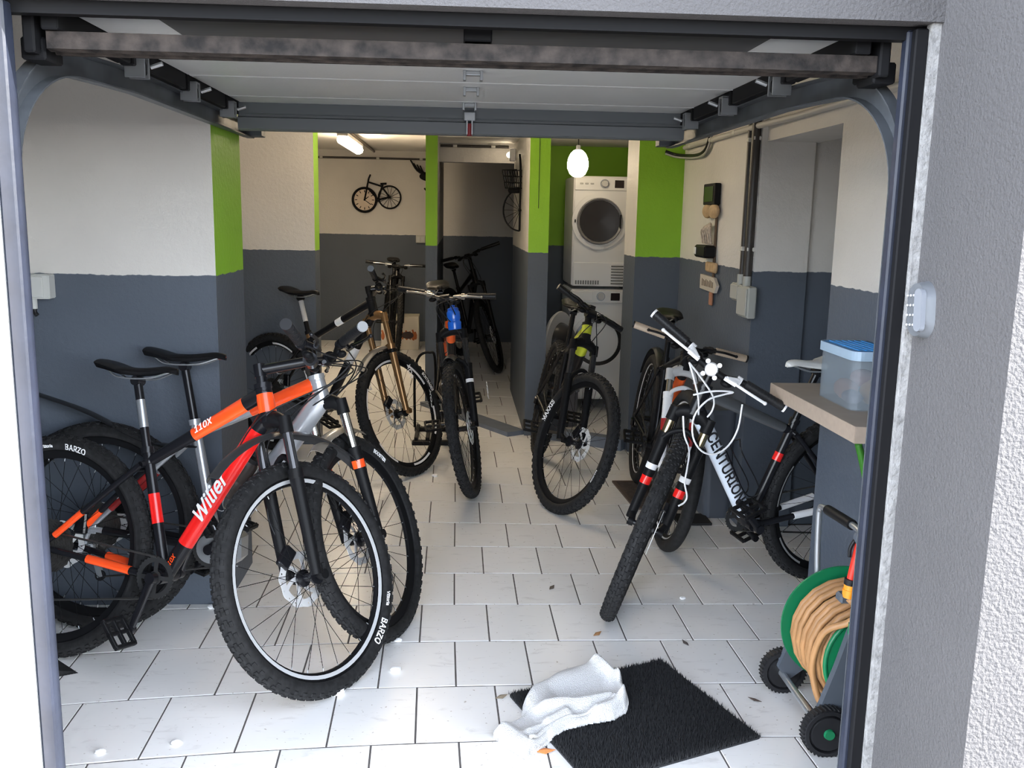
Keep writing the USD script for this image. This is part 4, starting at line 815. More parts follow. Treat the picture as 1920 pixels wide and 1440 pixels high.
cb = thing('cable', 'black cable looping from the green pier up to the door track', 'cable')
obj('cable_loop', sweep(smooth_path([[1.40, 2.412, 1.905], [1.46, 2.39, 1.885], [1.497, 2.25, 1.872], [1.50, 2.05, 1.862], [1.50, 1.90, 1.868], [1.50, 1.80, 1.905], [1.49, 1.74, 1.98], [1.42, 1.70, 2.10], [1.36, 1.66, 2.22]], 40), 0.009, 8), plastic_black, cb, True)
obj('cable_loop', sweep(smooth_path([[1.40, 2.412, 1.892], [1.46, 2.39, 1.872], [1.500, 2.25, 1.858], [1.503, 2.05, 1.848], [1.503, 1.88, 1.856], [1.503, 1.78, 1.90], [1.495, 1.72, 1.98], [1.43, 1.68, 2.10], [1.37, 1.64, 2.22]], 40), 0.007, 8), grey_pipe, cb, True)
conduit('conduit', 'dark cable pipe along the top of the back wall in the rear room', [[x, 7.735, 2.13] for x in (-1.7, -1.0, -0.14)], 0.012, dark_pipe, clips=[(x, 7.735, 2.13) for x in (-1.45, -0.8, -0.3)])
conduit('conduit', 'pale conduit under the rear ceiling holding the tube lamp', [[-0.84, y, 2.205] for y in (3.4, 5.0, 7.7)], 0.014, look('pipe_bronze', (0.16, 0.13, 0.10), 0.45))
conduit('conduit', 'dark cable pipe above the lintel of the passage', [[x, 4.605, 2.065] for x in (-0.02, 0.2, 0.55)], 0.011, dark_pipe, clips=[(x, 4.605, 2.065) for x in (0.10, 0.42)])
def switchbox(label, x, y0, y1, z0, z1, d, glands=(), split=False):
    t = thing('switch_box', label, 'switch box'); g = look('box_grey', (0.34, 0.345, 0.32), 0.5)
    obj('housing', cbox(x - d, x, y0, y1, z0, z1, 0.006), g, t, False)
    obj('cover', cbox(x - d - 0.008, x - d, y0 + 0.008, y1 - 0.008, z0 + 0.008, z1 - 0.008, 0.004), g, t, False)
    for gy in glands: obj('gland', tube([x - d / 2, gy, z1 - 0.005], [x - d / 2, gy, z1 + 0.045], 0.020, n=14), g, t, 40)
    return t
switchbox('square grey switch box on the right wall, left of the taller one', 1.525, 1.030, 1.165, 1.105, 1.192, 0.035, (1.062,))
switchbox('tall grey socket box under the thick pipe on the right wall', 1.525, 0.862, 1.022, 1.040, 1.188, 0.042, (0.958,))
jb = thing('switch_box', 'grey junction box on the left pier at the height of the paint edge', 'switch box'); g_ = look('junction_grey', (0.50, 0.51, 0.49), 0.5)
obj('housing', cbox(-1.405, -1.312, -0.035, 0.02, 1.172, 1.258, 0.004), g_, jb, False); obj('cover', cbox(-1.400, -1.332, -0.042, -0.034, 1.178, 1.252, 0.003), g_, jb, False)
obj('gland', MB().add(*tube([-1.378, -0.01, 1.178], [-1.378, -0.01, 1.135], 0.011, n=12)), g_, jb, 40); obj('cable_end', sweep(smooth_path([[-1.378, -0.01, 1.138], [-1.376, -0.012, 1.122], [-1.368, -0.014, 1.112]], 8), 0.008, 8), plastic_black, jb, True)
sk = thing('socket', 'pale double socket at the paint edge of the back wall', 'socket', t=(-0.30, 7.75, 1.215))
obj('housing', cbox(-0.06, 0.05, -0.045, 0, -0.045, 0.045, 0.004), duct_m, sk, False)
for dx in (-0.032, 0.022): obj('flap', cbox(dx - 0.022, dx + 0.022, -0.052, -0.044, -0.035, 0.03, 0.003), g_, sk, False)

# --- wall ornaments
def wheel_art(c, R, n, r, axis_u, axis_w, a0=0, a1=2 * PI, spokes=True, hub=0.012):
    m = MB(); A = np.linspace(a0, a1, 48); c = np.array(c, float); u, w = np.array(axis_u, float), np.array(axis_w, float)
    m.add(*sweep([c + R * (math.cos(a) * u + math.sin(a) * w) for a in A], r, 8))
    if spokes:
        for a in np.linspace(a0, a1, n, endpoint=abs(a1 - a0) < 6): m.add(*tube(c, c + R * (math.cos(a) * u + math.sin(a) * w), r * 0.28, n=5, caps=False))
    m.add(*ball(c, hub, 1)); return m
U, Wz = (1, 0, 0), (0, 0, 1)
wb_ = thing('wall_clock', 'black metal bicycle wall clock on the cream back wall', 'wall clock'); Y = 7.72
obj('clock_rim', wheel_art((-0.955, Y, 1.655), 0.135, 0, 0.014, U, Wz, spokes=False), black_steel, wb_, True)
obj('clock_face', on_y(plate(Point(-0.955, 1.655).buffer(0.128, 12), 0.006), Y + 0.004), look('clock_cream', (0.60, 0.50, 0.40), 0.6), wb_, False)
tk = MB()
for k in range(12):
    a = k * PI / 6; tk.add(*cbox(-0.004, 0.004, 0, 0.004, 0.085, 0.112, 0.001), rot([0, 1, 0], a), [-0.955, Y - 0.002, 1.655])
for a, l in ((0.9, 0.06), (2.2, 0.09)): tk.add(*cbox(-0.004, 0.004, 0, 0.004, -0.01, l, 0.001), rot([0, 1, 0], a), [-0.955, Y - 0.004, 1.655])
obj('clock_marks', tk, black_steel, wb_, False)
obj('rear_wheel', wheel_art((-0.665, Y, 1.690), 0.128, 14, 0.009, U, Wz), black_steel, wb_, True)
fa = MB(); q = lambda x, z: [x, Y, z]
for a, b in (((-0.955, 1.655), (-0.905, 1.90)), ((-0.915, 1.86), (-0.76, 1.815)), ((-0.925, 1.80), (-0.80, 1.66)), ((-0.80, 1.66), (-0.745, 1.83)), ((-0.76, 1.815), (-0.665, 1.69)), ((-0.80, 1.66), (-0.665, 1.69))): fa.add(*tube(q(*a), q(*b), 0.010, n=8))
fa.add(*tube(q(-0.905, 1.90), q(-0.885, 1.945), 0.009, n=8)).add(*tube(q(-0.77, 1.84), q(-0.70, 1.845), 0.011, n=8)).add(*ball(q(-0.80, 1.66), 0.028, 1))
obj('bicycle_frame', fa, black_steel, wb_, True)
hk = thing('wall_ornament', 'black prong-like wall hook beside the green pillar on the back wall', 'wall ornament'); hm = MB()
hm.add(*ball([-0.20, 7.70, 1.935], 0.10, 2, (1.2, 0.3, 0.55)))
for k, (dx, dz) in enumerate(((-0.20, 0.165), (-0.165, 0.13), (-0.125, 0.115), (-0.09, 0.105))): hm.add(*sweep(smooth_path([[-0.22, 7.69, 1.945], [-0.22 + dx * 0.6, 7.67, 1.95 + dz * 0.3], [-0.22 + dx, 7.66, 1.95 + dz]], 10), np.linspace(0.016, 0.008, 11), 7))
obj('hook_plate', hm, black_steel, hk, True); obj('lower_prong', sweep(smooth_path([[-0.26, 7.70, 1.80], [-0.22, 7.68, 1.765], [-0.17, 7.70, 1.75]], 10), np.linspace(0.010, 0.018, 11), 7), black_steel, hk, True)
ba = thing('wall_ornament', 'black wire bicycle ornament with a basket on the passage wall', 'wall ornament'); X = 0.585
obj('half_wheel', wheel_art((X, 3.56, 1.540), 0.150, 9, 0.006, (-0.78, 0.62, 0), Wz, -PI / 2, PI / 2), black_steel, ba, True)
obj('stem', sweep(smooth_path([[X, 3.56, 1.39], [X, 3.56, 1.60], [X, 3.575, 1.85], [X - 0.01, 3.54, 1.94]], 20), 0.008, 7), black_steel, ba, True)
bkm = MB(); bu = np.array([-0.78, 0.62, 0]); bv_ = np.array([0.62, 0.78, 0]) * 0.05; bo = np.array([X, 3.56, 0])
for z, w in ((1.83, 0.130), (1.785, 0.120), (1.74, 0.110), (1.70, 0.100)): bkm.add(*sweep(np.array([bo - bv_ + [0, 0, z], bo - bv_ + bu * w + [0, 0, z], bo + bv_ + bu * w + [0, 0, z], bo + bv_ + [0, 0, z]]), 0.004, 5))
for q_ in np.linspace(0, 1, 7):
    for s_ in (-1, 1): bkm.add(*tube(bo + s_ * bv_ + bu * 0.130 * q_ + [0, 0, 1.83], bo + s_ * bv_ + bu * 0.100 * q_ + [0, 0, 1.70], 0.003, n=4))
bkm.add(*tube(bo + bu * 0.005 + [0, 0, 1.685], bo + bu * 0.095 + [0, 0, 1.685], 0.022, n=8)); obj('basket', bkm, black_steel, ba, True)
hg = thing('wall_ornament', 'string of wooden tags and black lantern hanging on the right wall', 'wall ornament'); xw = 1.522
obj('stick', cbox(xw - 0.012, xw, 1.585, 1.605, 1.05, 1.60, 0.003), wood_dark, hg, False)
fr_ = obj('black_frame', MB().add(*cbox(xw - 0.035, xw - 0.002, 1.555, 1.785, 1.575, 1.688, 0.004)), black_steel, hg, False)
obj('glass', cbox(xw - 0.038, xw - 0.034, 1.58, 1.76, 1.592, 1.672, 0.001), look('dark_glass', (0.02, 0.025, 0.02), 0.15), fr_, False)
heart = MB().add(*ball([xw - 0.022, 1.595, 1.540], 0.06, 2, (0.35, 1.4, 0.66))).add(*ball([xw - 0.022, 1.725, 1.542], 0.06, 2, (0.35, 1.4, 0.66))); obj('wood_slice', heart, wood_pale, hg, True)
tw = MB()
for k in range(9):
    y0 = 1.60 + 0.022 * k; tw.add(*sweep(smooth_path([[xw - 0.02, 1.66, 1.475], [xw - 0.035, y0, 1.44], [xw - 0.03, y0 + 0.008 * (-1) ** k, 1.40], [xw - 0.025, y0, 1.365]], 10), 0.006, 5))
obj('twig_bundle', tw, look('twig_pale', (0.42, 0.36, 0.30), 0.7, var=0.3, scale=60), hg, True)
lan = obj('lantern', MB().add(*cbox(xw - 0.07, xw - 0.005, 1.57, 1.79, 1.29, 1.358, 0.010)), matt_black, hg, 30); obj('lantern_pane', cbox(xw - 0.076, xw - 0.069, 1.74, 1.785, 1.305, 1.345, 0.004), white_paint, lan, False)
obj('wood_tag', cbox(xw - 0.022, xw - 0.006, 1.51, 1.72, 1.212, 1.268, 0.008), wood_pale, hg, False)
sg = np.array([[1.80, 1.115], [1.80, 1.195], [1.52, 1.188], [1.46, 1.15], [1.50, 1.108]]); sv_ = np.vstack([np.c_[np.full(5, xw - 0.024), sg], np.c_[np.full(5, xw - 0.008), sg]])
sf = [[0, 1, 2], [0, 2, 3], [0, 3, 4], [5, 7, 6], [5, 8, 7], [5, 9, 8]] + [x for k in range(5) for x in ([k, k + 5, (k + 1) % 5], [(k + 1) % 5, k + 5, (k + 1) % 5 + 5])]
sgn = obj('pointed_sign', (sv_, np.array(sf)), look('sign_cream', (0.46, 0.42, 0.36), 0.6), hg, False)
stn = MB()
for k in range(9): stn.add(*cbox(xw - 0.0255, xw - 0.0235, 1.755 - 0.027 * k - 0.008, 1.755 - 0.027 * k + 0.002, 1.133, 1.172 - 0.004 * (k % 3), 0.0005)); 
obj('worn_lettering', stn, wood_dark, sgn, False, kind='stuff')
obj('clothes_peg', cbox(xw - 0.018, xw - 0.006, 1.572, 1.622, 1.035, 1.108, 0.004), look('peg_wood', (0.35, 0.16, 0.09), 0.6), hg, False)

# --- laundry machines
def machine(name, label, x0, x1, y0, z0, z1, dryer):
    t = thing(name, label, 'dryer' if dryer else 'washing machine'); w = x1 - x0; cx = (x0 + x1) / 2 - 0.01; h = z1 - z0
    obj('body', cbox(x0, x1, y0, y0 + 0.58, z0 + 0.012, z1, 0.012), appliance, t, 30)
    obj('control_panel', cbox(x0 + 0.008, x1 - 0.008, y0 - 0.010, y0 + 0.002, z1 - 0.105, z1 - 0.010, 0.004), appliance, t, False)
    dl = obj('dial', MB().add(*tube([cx + 0.03, y0 - 0.008, z1 - 0.055], [cx + 0.03, y0 - 0.034, z1 - 0.055], 0.026, 0.022, 24)), look('dial_grey', (0.50, 0.49, 0.47), 0.35), t, 40)
    obj('dial_ring', on_y(plate(affinity.translate(ring_poly(0.034, 0.027), cx + 0.03, z1 - 0.055), 0.004), y0 - 0.013), galv, dl, False)
    obj('display', cbox(x1 - 0.115, x1 - 0.045, y0 - 0.014, y0 - 0.006, z1 - 0.085, z1 - 0.028, 0.002), look('display_dark', (0.018, 0.012, 0.012), 0.2), t, False)
    for k in range(3): obj('button', cbox(x0 + 0.045 + 0.04 * k, x0 + 0.070 + 0.04 * k, y0 - 0.014, y0 - 0.008, z1 - 0.062, z1 - 0.050, 0.002), look('button_grey', (0.40, 0.39, 0.37), 0.5), t, False)
    return t, cx
x0, x1, yf = 1.000, 1.425, 3.72
dy, cx = machine('tumble_dryer', 'white tumble dryer with round dark door, stacked on top', x0, x1, yf, 0.965, 1.805, True)
zc = 1.470
obj('door_surround', on_y(plate(affinity.translate(ring_poly(0.210, 0.172, 64), cx, zc), 0.018), yf - 0.016), appliance, dy, 40)
dr = obj('door_ring', lathe([(0.165, 0.0), (0.172, -0.012), (0.160, -0.030), (0.142, -0.024), (0.138, 0.0)], 48)[0] * 1.0 + np.array([cx, yf - 0.004, zc]), None, dy) if False else obj('door_ring', (lathe([(0.172, 0.004), (0.176, -0.012), (0.168, -0.030), (0.154, -0.024), (0.150, 0.004)], 48)[0] + np.array([cx, yf - 0.006, zc]), lathe([(0.166, 0), (0.17, 0), (0.16, 0), (0.142, 0), (0.138, 0)], 48)[1]), look('door_ring_grey', (0.22, 0.22, 0.23), 0.25, 0.7), dy, 40)
bowl = lathe([(0.0, -0.012), (0.06, -0.014), (0.11, -0.018), (0.152, -0.022)], 40); obj('door_glass', (bowl[0] + np.array([cx, yf - 0.004, zc]), bowl[1]), look('dark_door_glass', (0.022, 0.020, 0.022), 0.28, spec=0.5), dy, True)
obj('door_handle', cbox(cx + 0.150, cx + 0.166, yf - 0.036, yf - 0.020, zc - 0.055, zc + 0.055, 0.005), plastic_black, dy, False)
obj('latch_mark', cbox(cx - 0.192, cx - 0.182, yf - 0.022, yf - 0.015, zc - 0.012, zc + 0.012, 0.002), plastic_black, dy, False)
obj('filter_panel', cbox(x0 + 0.012, x1 - 0.012, yf - 0.008, yf + 0.002, 0.978, 1.160, 0.004), appliance, dy, False)
for k in range(7):
    obj('vent_slat', cbox(x1 - 0.12, x1 - 0.025, yf - 0.012, yf - 0.007, 0.995 + 0.022 * k, 1.006 + 0.022 * k, 0.001), look('vent_grey', (0.18, 0.18, 0.17), 0.5), dy, False)
for k in range(10): obj('grille_bar', cbox(x0 + 0.03 + 0.019 * k, x0 + 0.042 + 0.019 * k, yf - 0.012, yf - 0.007, 0.992, 1.022, 0.001), look('vent_grey', (0.18, 0.18, 0.17), 0.5), dy, False)
wm, cx = machine('washing_machine', 'white washing machine below the dryer with its round door open', x0, x1, yf, 0.08, 0.955, False)
zc = 0.55
obj('drum_opening', (lathe([(0.19, -0.006), (0.16, -0.012), (0.155, 0.10), (0.0, 0.12)], 40)[0] + np.array([cx + 0.02, yf - 0.002, zc]), lathe([(0.19, 0), (0.16, 0), (0.155, 0.1), (0.0, 0.12)], 40)[1]), look('drum_dark', (0.05, 0.05, 0.05), 0.3, 0.6), wm, 30)
obj('door_surround', on_y(plate(affinity.translate(ring_poly(0.215, 0.188, 64), cx + 0.02, zc), 0.014), yf - 0.013), appliance, wm, 40)
Rz = rot([0, 0, 1], math.radians(-122)); hinge = np.array([1.025, yf - 0.02, zc + 0.015])
dm = lathe([(0.155, 0.012), (0.235, 0.012), (0.240, 0.0), (0.225, -0.020), (0.165, -0.024), (0.155, -0.010)], 56, closed=True); sh = np.array([0.245, 0, 0])
od = obj('open_door', ((dm[0] * [1, 1, 1] + sh) @ Rz.T + hinge, dm[1]), look('door_ring_white', (0.55, 0.55, 0.55), 0.35), wm, 40)
gm_ = lathe([(0.156, 0.0), (0.150, 0.03), (0.12, 0.085), (0.06, 0.105), (0.0, 0.108)], 40); obj('door_bowl', ((gm_[0] + sh) @ Rz.T + hinge, gm_[1]), look('bowl_glass', (0.030, 0.029, 0.030), 0.3, spec=0.35), od, True)
obj('detergent_drawer', cbox(x0 + 0.015, x0 + 0.17, yf - 0.016, yf - 0.008, 0.865, 0.935, 0.003), appliance, wm, False)
obj('plinth_flap', cbox(x0 + 0.02, x0 + 0.12, yf - 0.004, yf + 0.002, 0.11, 0.19, 0.002), appliance, wm, False)
lb = thing('laundry_basket', 'grey plastic laundry basket below the open washer door', 'basket', t=(0.90, 3.30, 0.0))
obj('basket_shell', MB().tm(plate(rrect(-0.11, 0.11, -0.16, 0.16, 0.05).difference(rrect(-0.104, 0.104, -0.154, 0.154, 0.045)), 0.26)), look('basket_grey', (0.11, 0.11, 0.125), 0.5), lb, False)
obj('basket_rim', MB().tm(plate(rrect(-0.12, 0.12, -0.17, 0.17, 0.055).difference(rrect(-0.103, 0.103, -0.153, 0.153, 0.045)), 0.02), None, [0, 0, 0.255]), look('basket_rim', (0.20, 0.20, 0.22), 0.5), lb, False)
obj('laundry', MB().add(*ball([0, 0, 0.22], 0.09, 2, (1.0, 1.5, 0.6))), look('laundry_red_brown', (0.13, 0.07, 0.06), 0.9), lb, True)

# --- white box with flame print by the back wall
cbx = thing('cardboard_box', 'white cardboard box with an orange flame print on the rear floor', 'box', t=(-0.505, 7.0, 0.0)); cardboard = look('box_white', (0.66, 0.60, 0.50), 0.7)
obj('box_body', cbox(-0.21, 0.21, 0.0, 0.30, 0.0, 0.372, 0.004), cardboard, cbx, False)
for a, b in ((0.0, 0.148), (0.152, 0.30)): obj('box_flap', cbox(-0.21, 0.21, a, b, 0.372, 0.378, 0.002), cardboard, cbx, False)
fl_ = []
for x, s in ((0.03, 0.045), (0.075, 0.06), (0.115, 0.05), (0.150, 0.07), (0.175, 0.045), (-0.19, 0.06)):
    fl_.append(affinity.translate(affinity.scale(Point(0, 0).buffer(s * 0.45, 6), 0.7, 1.6), x, 0.135 + 0.3 * s)); fl_.append(affinity.translate(affinity.rotate(sbox(-0.010, 0, 0.010, s), 20), x, 0.16))
obj('flame_print', on_y(plate(union_all(fl_), 0.0015), -0.0015), look('print_orange', (0.42, 0.12, 0.03), 0.6), cbx, False); obj('dark_print', on_y(plate(affinity.translate(affinity.scale(Point(0, 0).buffer(0.045, 8), 1.5, 0.9), 0.085, 0.165), 0.0015), -0.003), look('print_dark', (0.05, 0.03, 0.025), 0.6), cbx, False)

# --- right side: shelf, box, bin, rugs, hose reel
sh = thing('shelf', 'thick pale board shelf with chamfered corner on the right wall', 'shelf'); sp = Polygon([(1.30, -0.055), (1.55, -0.055), (1.55, -0.80), (1.375, -0.80), (1.306, -0.795)])
board = look('board_beige', (0.27, 0.225, 0.185), 0.55, var=0.06, scale=14)
pm = plate(sp, 0.052); obj('board', MB().tm(pm, None, [0, 0, 0.846]), board, sh, False)
eb = MB()
for a, b in (((1.30, -0.055), (1.306, -0.795)), ((1.306, -0.795), (1.375, -0.80)), ((1.375, -0.80), (1.55, -0.80))):
    a, b = np.array(a), np.array(b); d = (b - a) / np.linalg.norm(b - a); n_ = np.array([d[1], -d[0]]); n_ = n_ if n_ @ (a - [1.45, -0.4]) > 0 else -n_
    eb.add(np.array([[*(p + n_ * o), z] for z in (0.847, 0.897) for p, o in ((a, 0), (b, 0), (b, 0.0015), (a, 0.0015))]), BOXF)
obj('edge_band', eb, look('edge_band', (0.37, 0.295, 0.235), 0.5, var=0.05, scale=50), sh, False, label='paler edge band')
for yy in (): obj('bracket', MB().add(*cbox(1.535, 1.548, yy - 0.012, yy + 0.012, 0.68, 0.846, 0.002)).add(*cbox(1.36, 1.548, yy - 0.012, yy + 0.012, 0.838, 0.846, 0.002)).add(*tube([1.37, yy, 0.84], [1.542, yy, 0.70], 0.006, n=8)), galv, sh, False)
cl_box = thing('storage_box', 'clear plastic storage box with a bright blue lid on the shelf', 'storage box', t=(1.465, -0.425, 0.898))
clear = usdkit.material(stage, '/World/Looks/clear_plastic', {'t': ('transparent_bsdf', {'color': (0.80, 0.84, 0.86)}), 'p': ('principled_bsdf', {'base_color': (0.30, 0.33, 0.36), 'roughness': 0.15}), 'm': ('mix_closure', {'fac': 0.22})}, [('t.BSDF', 'm.closure1'), ('p.BSDF', 'm.closure2')], surface='m.closure')
blue_lid = look('lid_blue', (0.015, 0.20, 0.52), 0.35); frosted = usdkit.material(stage, '/World/Looks/frosted_rim', {'t': ('transparent_bsdf', {'color': (0.8, 0.88, 0.95)}), 'p': ('principled_bsdf', {'base_color': (0.38, 0.50, 0.62), 'roughness': 0.4}), 'm': ('mix_closure', {'fac': 0.75})}, [('t.BSDF', 'm.closure1'), ('p.BSDF', 'm.closure2')], surface='m.closure')
o_, i_ = rrect(-0.078, 0.078, -0.145, 0.145, 0.03), rrect(-0.0755, 0.0755, -0.1425, 0.1425, 0.028)
obj('tub', MB().tm(plate(o_.difference(i_), 0.165), None, [0, 0, 0.003]).tm(plate(o_, 0.003)), clear, cl_box, False)
obj('rim', MB().tm(plate(rrect(-0.086, 0.086, -0.153, 0.153, 0.035).difference(i_), 0.030), None, [0, 0, 0.162]), frosted, cl_box, False)
ld = obj('lid', MB().tm(plate(rrect(-0.080, 0.080, -0.147, 0.147, 0.03), 0.006), None, [0, 0, 0.186]), blue_lid, cl_box, False)
for k in range(6): obj('lid_rib', MB().add(*cbox(-0.055 + 0.022 * k - 0.003, -0.055 + 0.022 * k + 0.003, -0.12, 0.12, 0.191, 0.195, 0.001)), blue_lid, ld, False)
for k, (x, y_, s, c, z) in enumerate(((0.03, -0.05, (0.036, 0.05, 0.040), (0.50, 0.24, 0.08), 0.04), (-0.02, 0.04, (0.036, 0.06, 0.034), (0.38, 0.16, 0.10), 0.036), (0.035, -0.11, (0.028, 0.022, 0.020), (0.5, 0.5, 0.55), 0.024), (0.03, 0.02, (0.04, 0.06, 0.03), (0.30, 0.09, 0.06), 0.075), (-0.04, -0.06, (0.03, 0.05, 0.022), (0.16, 0.13, 0.15), 0.026))):
    tg = obj('cleaning_rag', (ball([0, 0, 0], 1.0, 2)[0] * (1 + 0.25 * meshkit.noise(ball([0, 0, 0], 1.0, 2)[0] * 2.2, k)[:, None] - 0.12) * np.array(s) + np.array([1.465 + x, -0.425 + y_, 0.903 + z]), ball([0, 0, 0], 1, 2)[1]), look(f'rag_{k}', c, 0.9), None, True)
    tag(tg, ['orange rag in the clear box, near its door end', 'rust coloured rag in the far half of the clear box', 'pale grey lump at the front of the clear box', 'dark red rag lying on top in the clear box', 'grey brown cloth at the left side of the clear box'][k], 'rag')
bn = thing('waste_bin', 'dark slate plastic bin standing behind the white bicycle frame', 'bin', t=(1.46, 1.16, 0.0)); bin_m = look('bin_slate', (0.075, 0.085, 0.105), 0.4)
bm_ = MB(); lo_, hi_ = np.array(rrect(-0.075, 0.062, -0.10, 0.10, 0.035).exterior.coords)[:-1], np.array(rrect(-0.09, 0.066, -0.12, 0.12, 0.04).exterior.coords)[:-1]; n_ = len(lo_); i = np.arange(n_); j = (i + 1) % n_
bm_.add(np.vstack([np.c_[lo_, np.zeros(n_)], np.c_[hi_, np.full(n_, 0.54)], [[0, 0, 0]]]), np.vstack([np.stack([i, j, j + n_], 1), np.stack([i, j + n_, i + n_], 1), np.stack([j, i, np.full(n_, 2 * n_)], 1)]))
obj('bin_body', bm_, bin_m, bn, 40); obj('bin_lid', MB().tm(plate(rrect(-0.095, 0.066, -0.125, 0.125, 0.04), 0.025), None, [0, 0, 0.54]), bin_m, bn, 30)
rg = thing('rug', 'worn dark brown rug under the bicycles at right', 'rug'); rm = look('rug_brown', (0.060, 0.046, 0.040), 0.95, var=0.35, scale=30, bump=0.8, bscale=200)
obj('rug_pile', MB().tm(plate(Polygon([(1.035, 1.70), (1.33, 1.70), (1.335, 1.20), (1.07, 1.21)]).buffer(-0.006).buffer(0.006), 0.008)), rm, rg, False); obj('rug_border', MB().tm(plate(Polygon([(1.025, 1.71), (1.34, 1.71), (1.345, 1.19), (1.06, 1.20)]).difference(Polygon([(1.045, 1.69), (1.32, 1.69), (1.325, 1.215), (1.08, 1.22)])), 0.010)), look('rug_edge', (0.09, 0.065, 0.05), 0.95), rg, False)
rg2 = obj('floor_mat', MB().tm(plate(Polygon([(1.225, 1.10), (1.40, 1.10), (1.40, 0.945), (1.235, 0.945)]), 0.012)), look('mat_black', (0.012, 0.012, 0.013), 0.9), None, False); tag(rg2, 'small flat black mat on the floor behind the leaning front wheel', 'mat')
bs = thing('bicycle_stand', 'low black floor stand under the orange bicycle', 'bicycle stand')
for yy in (2.58, 2.98): obj('foot_bar', cbox(-0.16, 0.10, yy - 0.022, yy + 0.022, 0.0, 0.03, 0.004), matt_black, bs, False)
for xx in (-0.135, -0.06): obj('side_rail', cbox(xx - 0.012, xx + 0.012, 2.58, 2.98, 0.03, 0.05, 0.003), matt_black, bs, False)
obj('wheel_hoop', sweep(smooth_path([[-0.16, 2.98, 0.03], [-0.16, 2.97, 0.40], [-0.13, 2.96, 0.53], [-0.06, 2.96, 0.56], [-0.02, 2.96, 0.50], [-0.02, 2.97, 0.03]], 30), 0.009, 8), matt_black, bs, True)

# hose reel
hr = thing('hose_reel', 'green garden hose reel on two wheels beside the right door post', 'hose reel'); gp = look('reel_green', (0.005, 0.13, 0.05), 0.35); slate_p = look('reel_slate', (0.06, 0.07, 0.085), 0.45); hose_m = look('hose_tan', (0.36, 0.185, 0.075), 0.5, var=0.12, scale=20)
C = np.array([1.338, -0.86, 0.250])
rf = MB().tm(plate(Point(0, 0).buffer(0.188, 16), 0.008)); v, f = rf.get(); obj('rear_flange', (np.stack([v[:, 0] + C[0], C[1] + 0.135 - v[:, 2], v[:, 1] + C[2]], 1), f), gp, hr, False)
holes = union_all([affinity.translate(affinity.rotate(affinity.scale(Point(0, 0).buffer(0.020, 6), 1.0, 1.9), math.degrees(a)), 0.098 * math.cos(a), 0.098 * math.sin(a)) for a in np.linspace(0, 2 * PI, 7)[:-1]])
ff_ = MB().tm(plate(Point(0, 0).buffer(0.150, 16).difference(holes), 0.008)); v, f = ff_.get(); obj('front_flange', (np.stack([v[:, 0] + C[0], C[1] - 0.125 - v[:, 2] + 0.25 * np.maximum(0, np.hypot(v[:, 0], v[:, 1]) - 0.08) * 0, v[:, 1] + C[2]], 1), f[:, ::-1]), gp, hr, False)
obj('flange_rim', sweep([C + [0.150 * math.cos(a), -0.13, 0.150 * math.sin(a)] for a in np.linspace(0, 2 * PI, 40)[:-1]], 0.007, 8, closed=True), gp, hr, True)
obj('drum_core', tube(C + [0, -0.125, 0], C + [0, 0.125, 0], 0.085, n=28), gp, hr, 40); obj('centre_cap', tube(C + [0, -0.155, 0], C + [0, -0.125, 0], 0.05, 0.06, 24), gp, hr, 40)
hp = []; r_ = random.Random(3); turns = [(0.095, 9), (0.112, 9), (0.130, 8), (0.148, 8), (0.166, 7)]; k0 = 0
for li, (rad, nt) in enumerate(turns):
    for k in range(nt * 20):
        fz = k / (nt * 20); fz = fz if li % 2 == 0 else 1 - fz; a = k * 2 * PI / 20 + 0.4
        wob = 0.006 * math.sin(a * 0.5 + li * 2.1) + 0.004 * math.sin(k * 0.11 + li)
        hp.append(C + [(rad + wob) * math.cos(a), -0.115 + 0.225 * fz + 0.006 * math.sin(a * 1.0 + li), (rad + wob) * math.sin(a) * 1.0])
tail = smooth_path([hp[-1], C + [-0.10, -0.10, -0.155], C + [-0.172, -0.10, -0.05], C + [-0.160, -0.12, 0.08], C + [-0.10, -0.15, 0.13], C + [-0.075, -0.17, 0.17], [1.212, -1.055, 0.47]], 60)
obj('hose', sweep(np.vstack([hp, tail[1:]]), 0.0102, 8), hose_m, hr, True, label='tan garden hose')
for yy, s in ((-1.012, -1), (-0.705, 1)):
    pl_ = Polygon([(1.245, 0.36), (1.315, 0.37), (1.39, 0.30), (1.42, 0.10), (1.40, 0.03), (1.33, 0.03), (1.31, 0.10), (1.25, 0.12), (1.19, 0.075), (1.165, 0.10), (1.18, 0.14), (1.215, 0.25)]).buffer(0.012, quad_segs=3)
    if s < 0: pl_ = pl_.difference(affinity.translate(affinity.scale(Point(0, 0).buffer(0.05, 8), 1.0, 1.05), 1.315, 0.235))
    v, f = MB().tm(plate(pl_, 0.024)).get(); obj('side_frame', (np.stack([v[:, 0], yy - v[:, 2] * 1.0, v[:, 1]], 1), f), slate_p, hr, False)
obj('crank_recess', tube([1.315, -1.030, 0.235], [1.315, -1.016, 0.235], 0.052, n=24), plastic_black, hr, 30); obj('crank_grip', tube([1.345, -1.075, 0.27], [1.345, -1.03, 0.27], 0.016, n=14), plastic_black, hr, 40)
obj('axle', tube([1.172, -1.02, 0.072], [1.172, -0.70, 0.072], 0.011, n=14), galv, hr, 40)
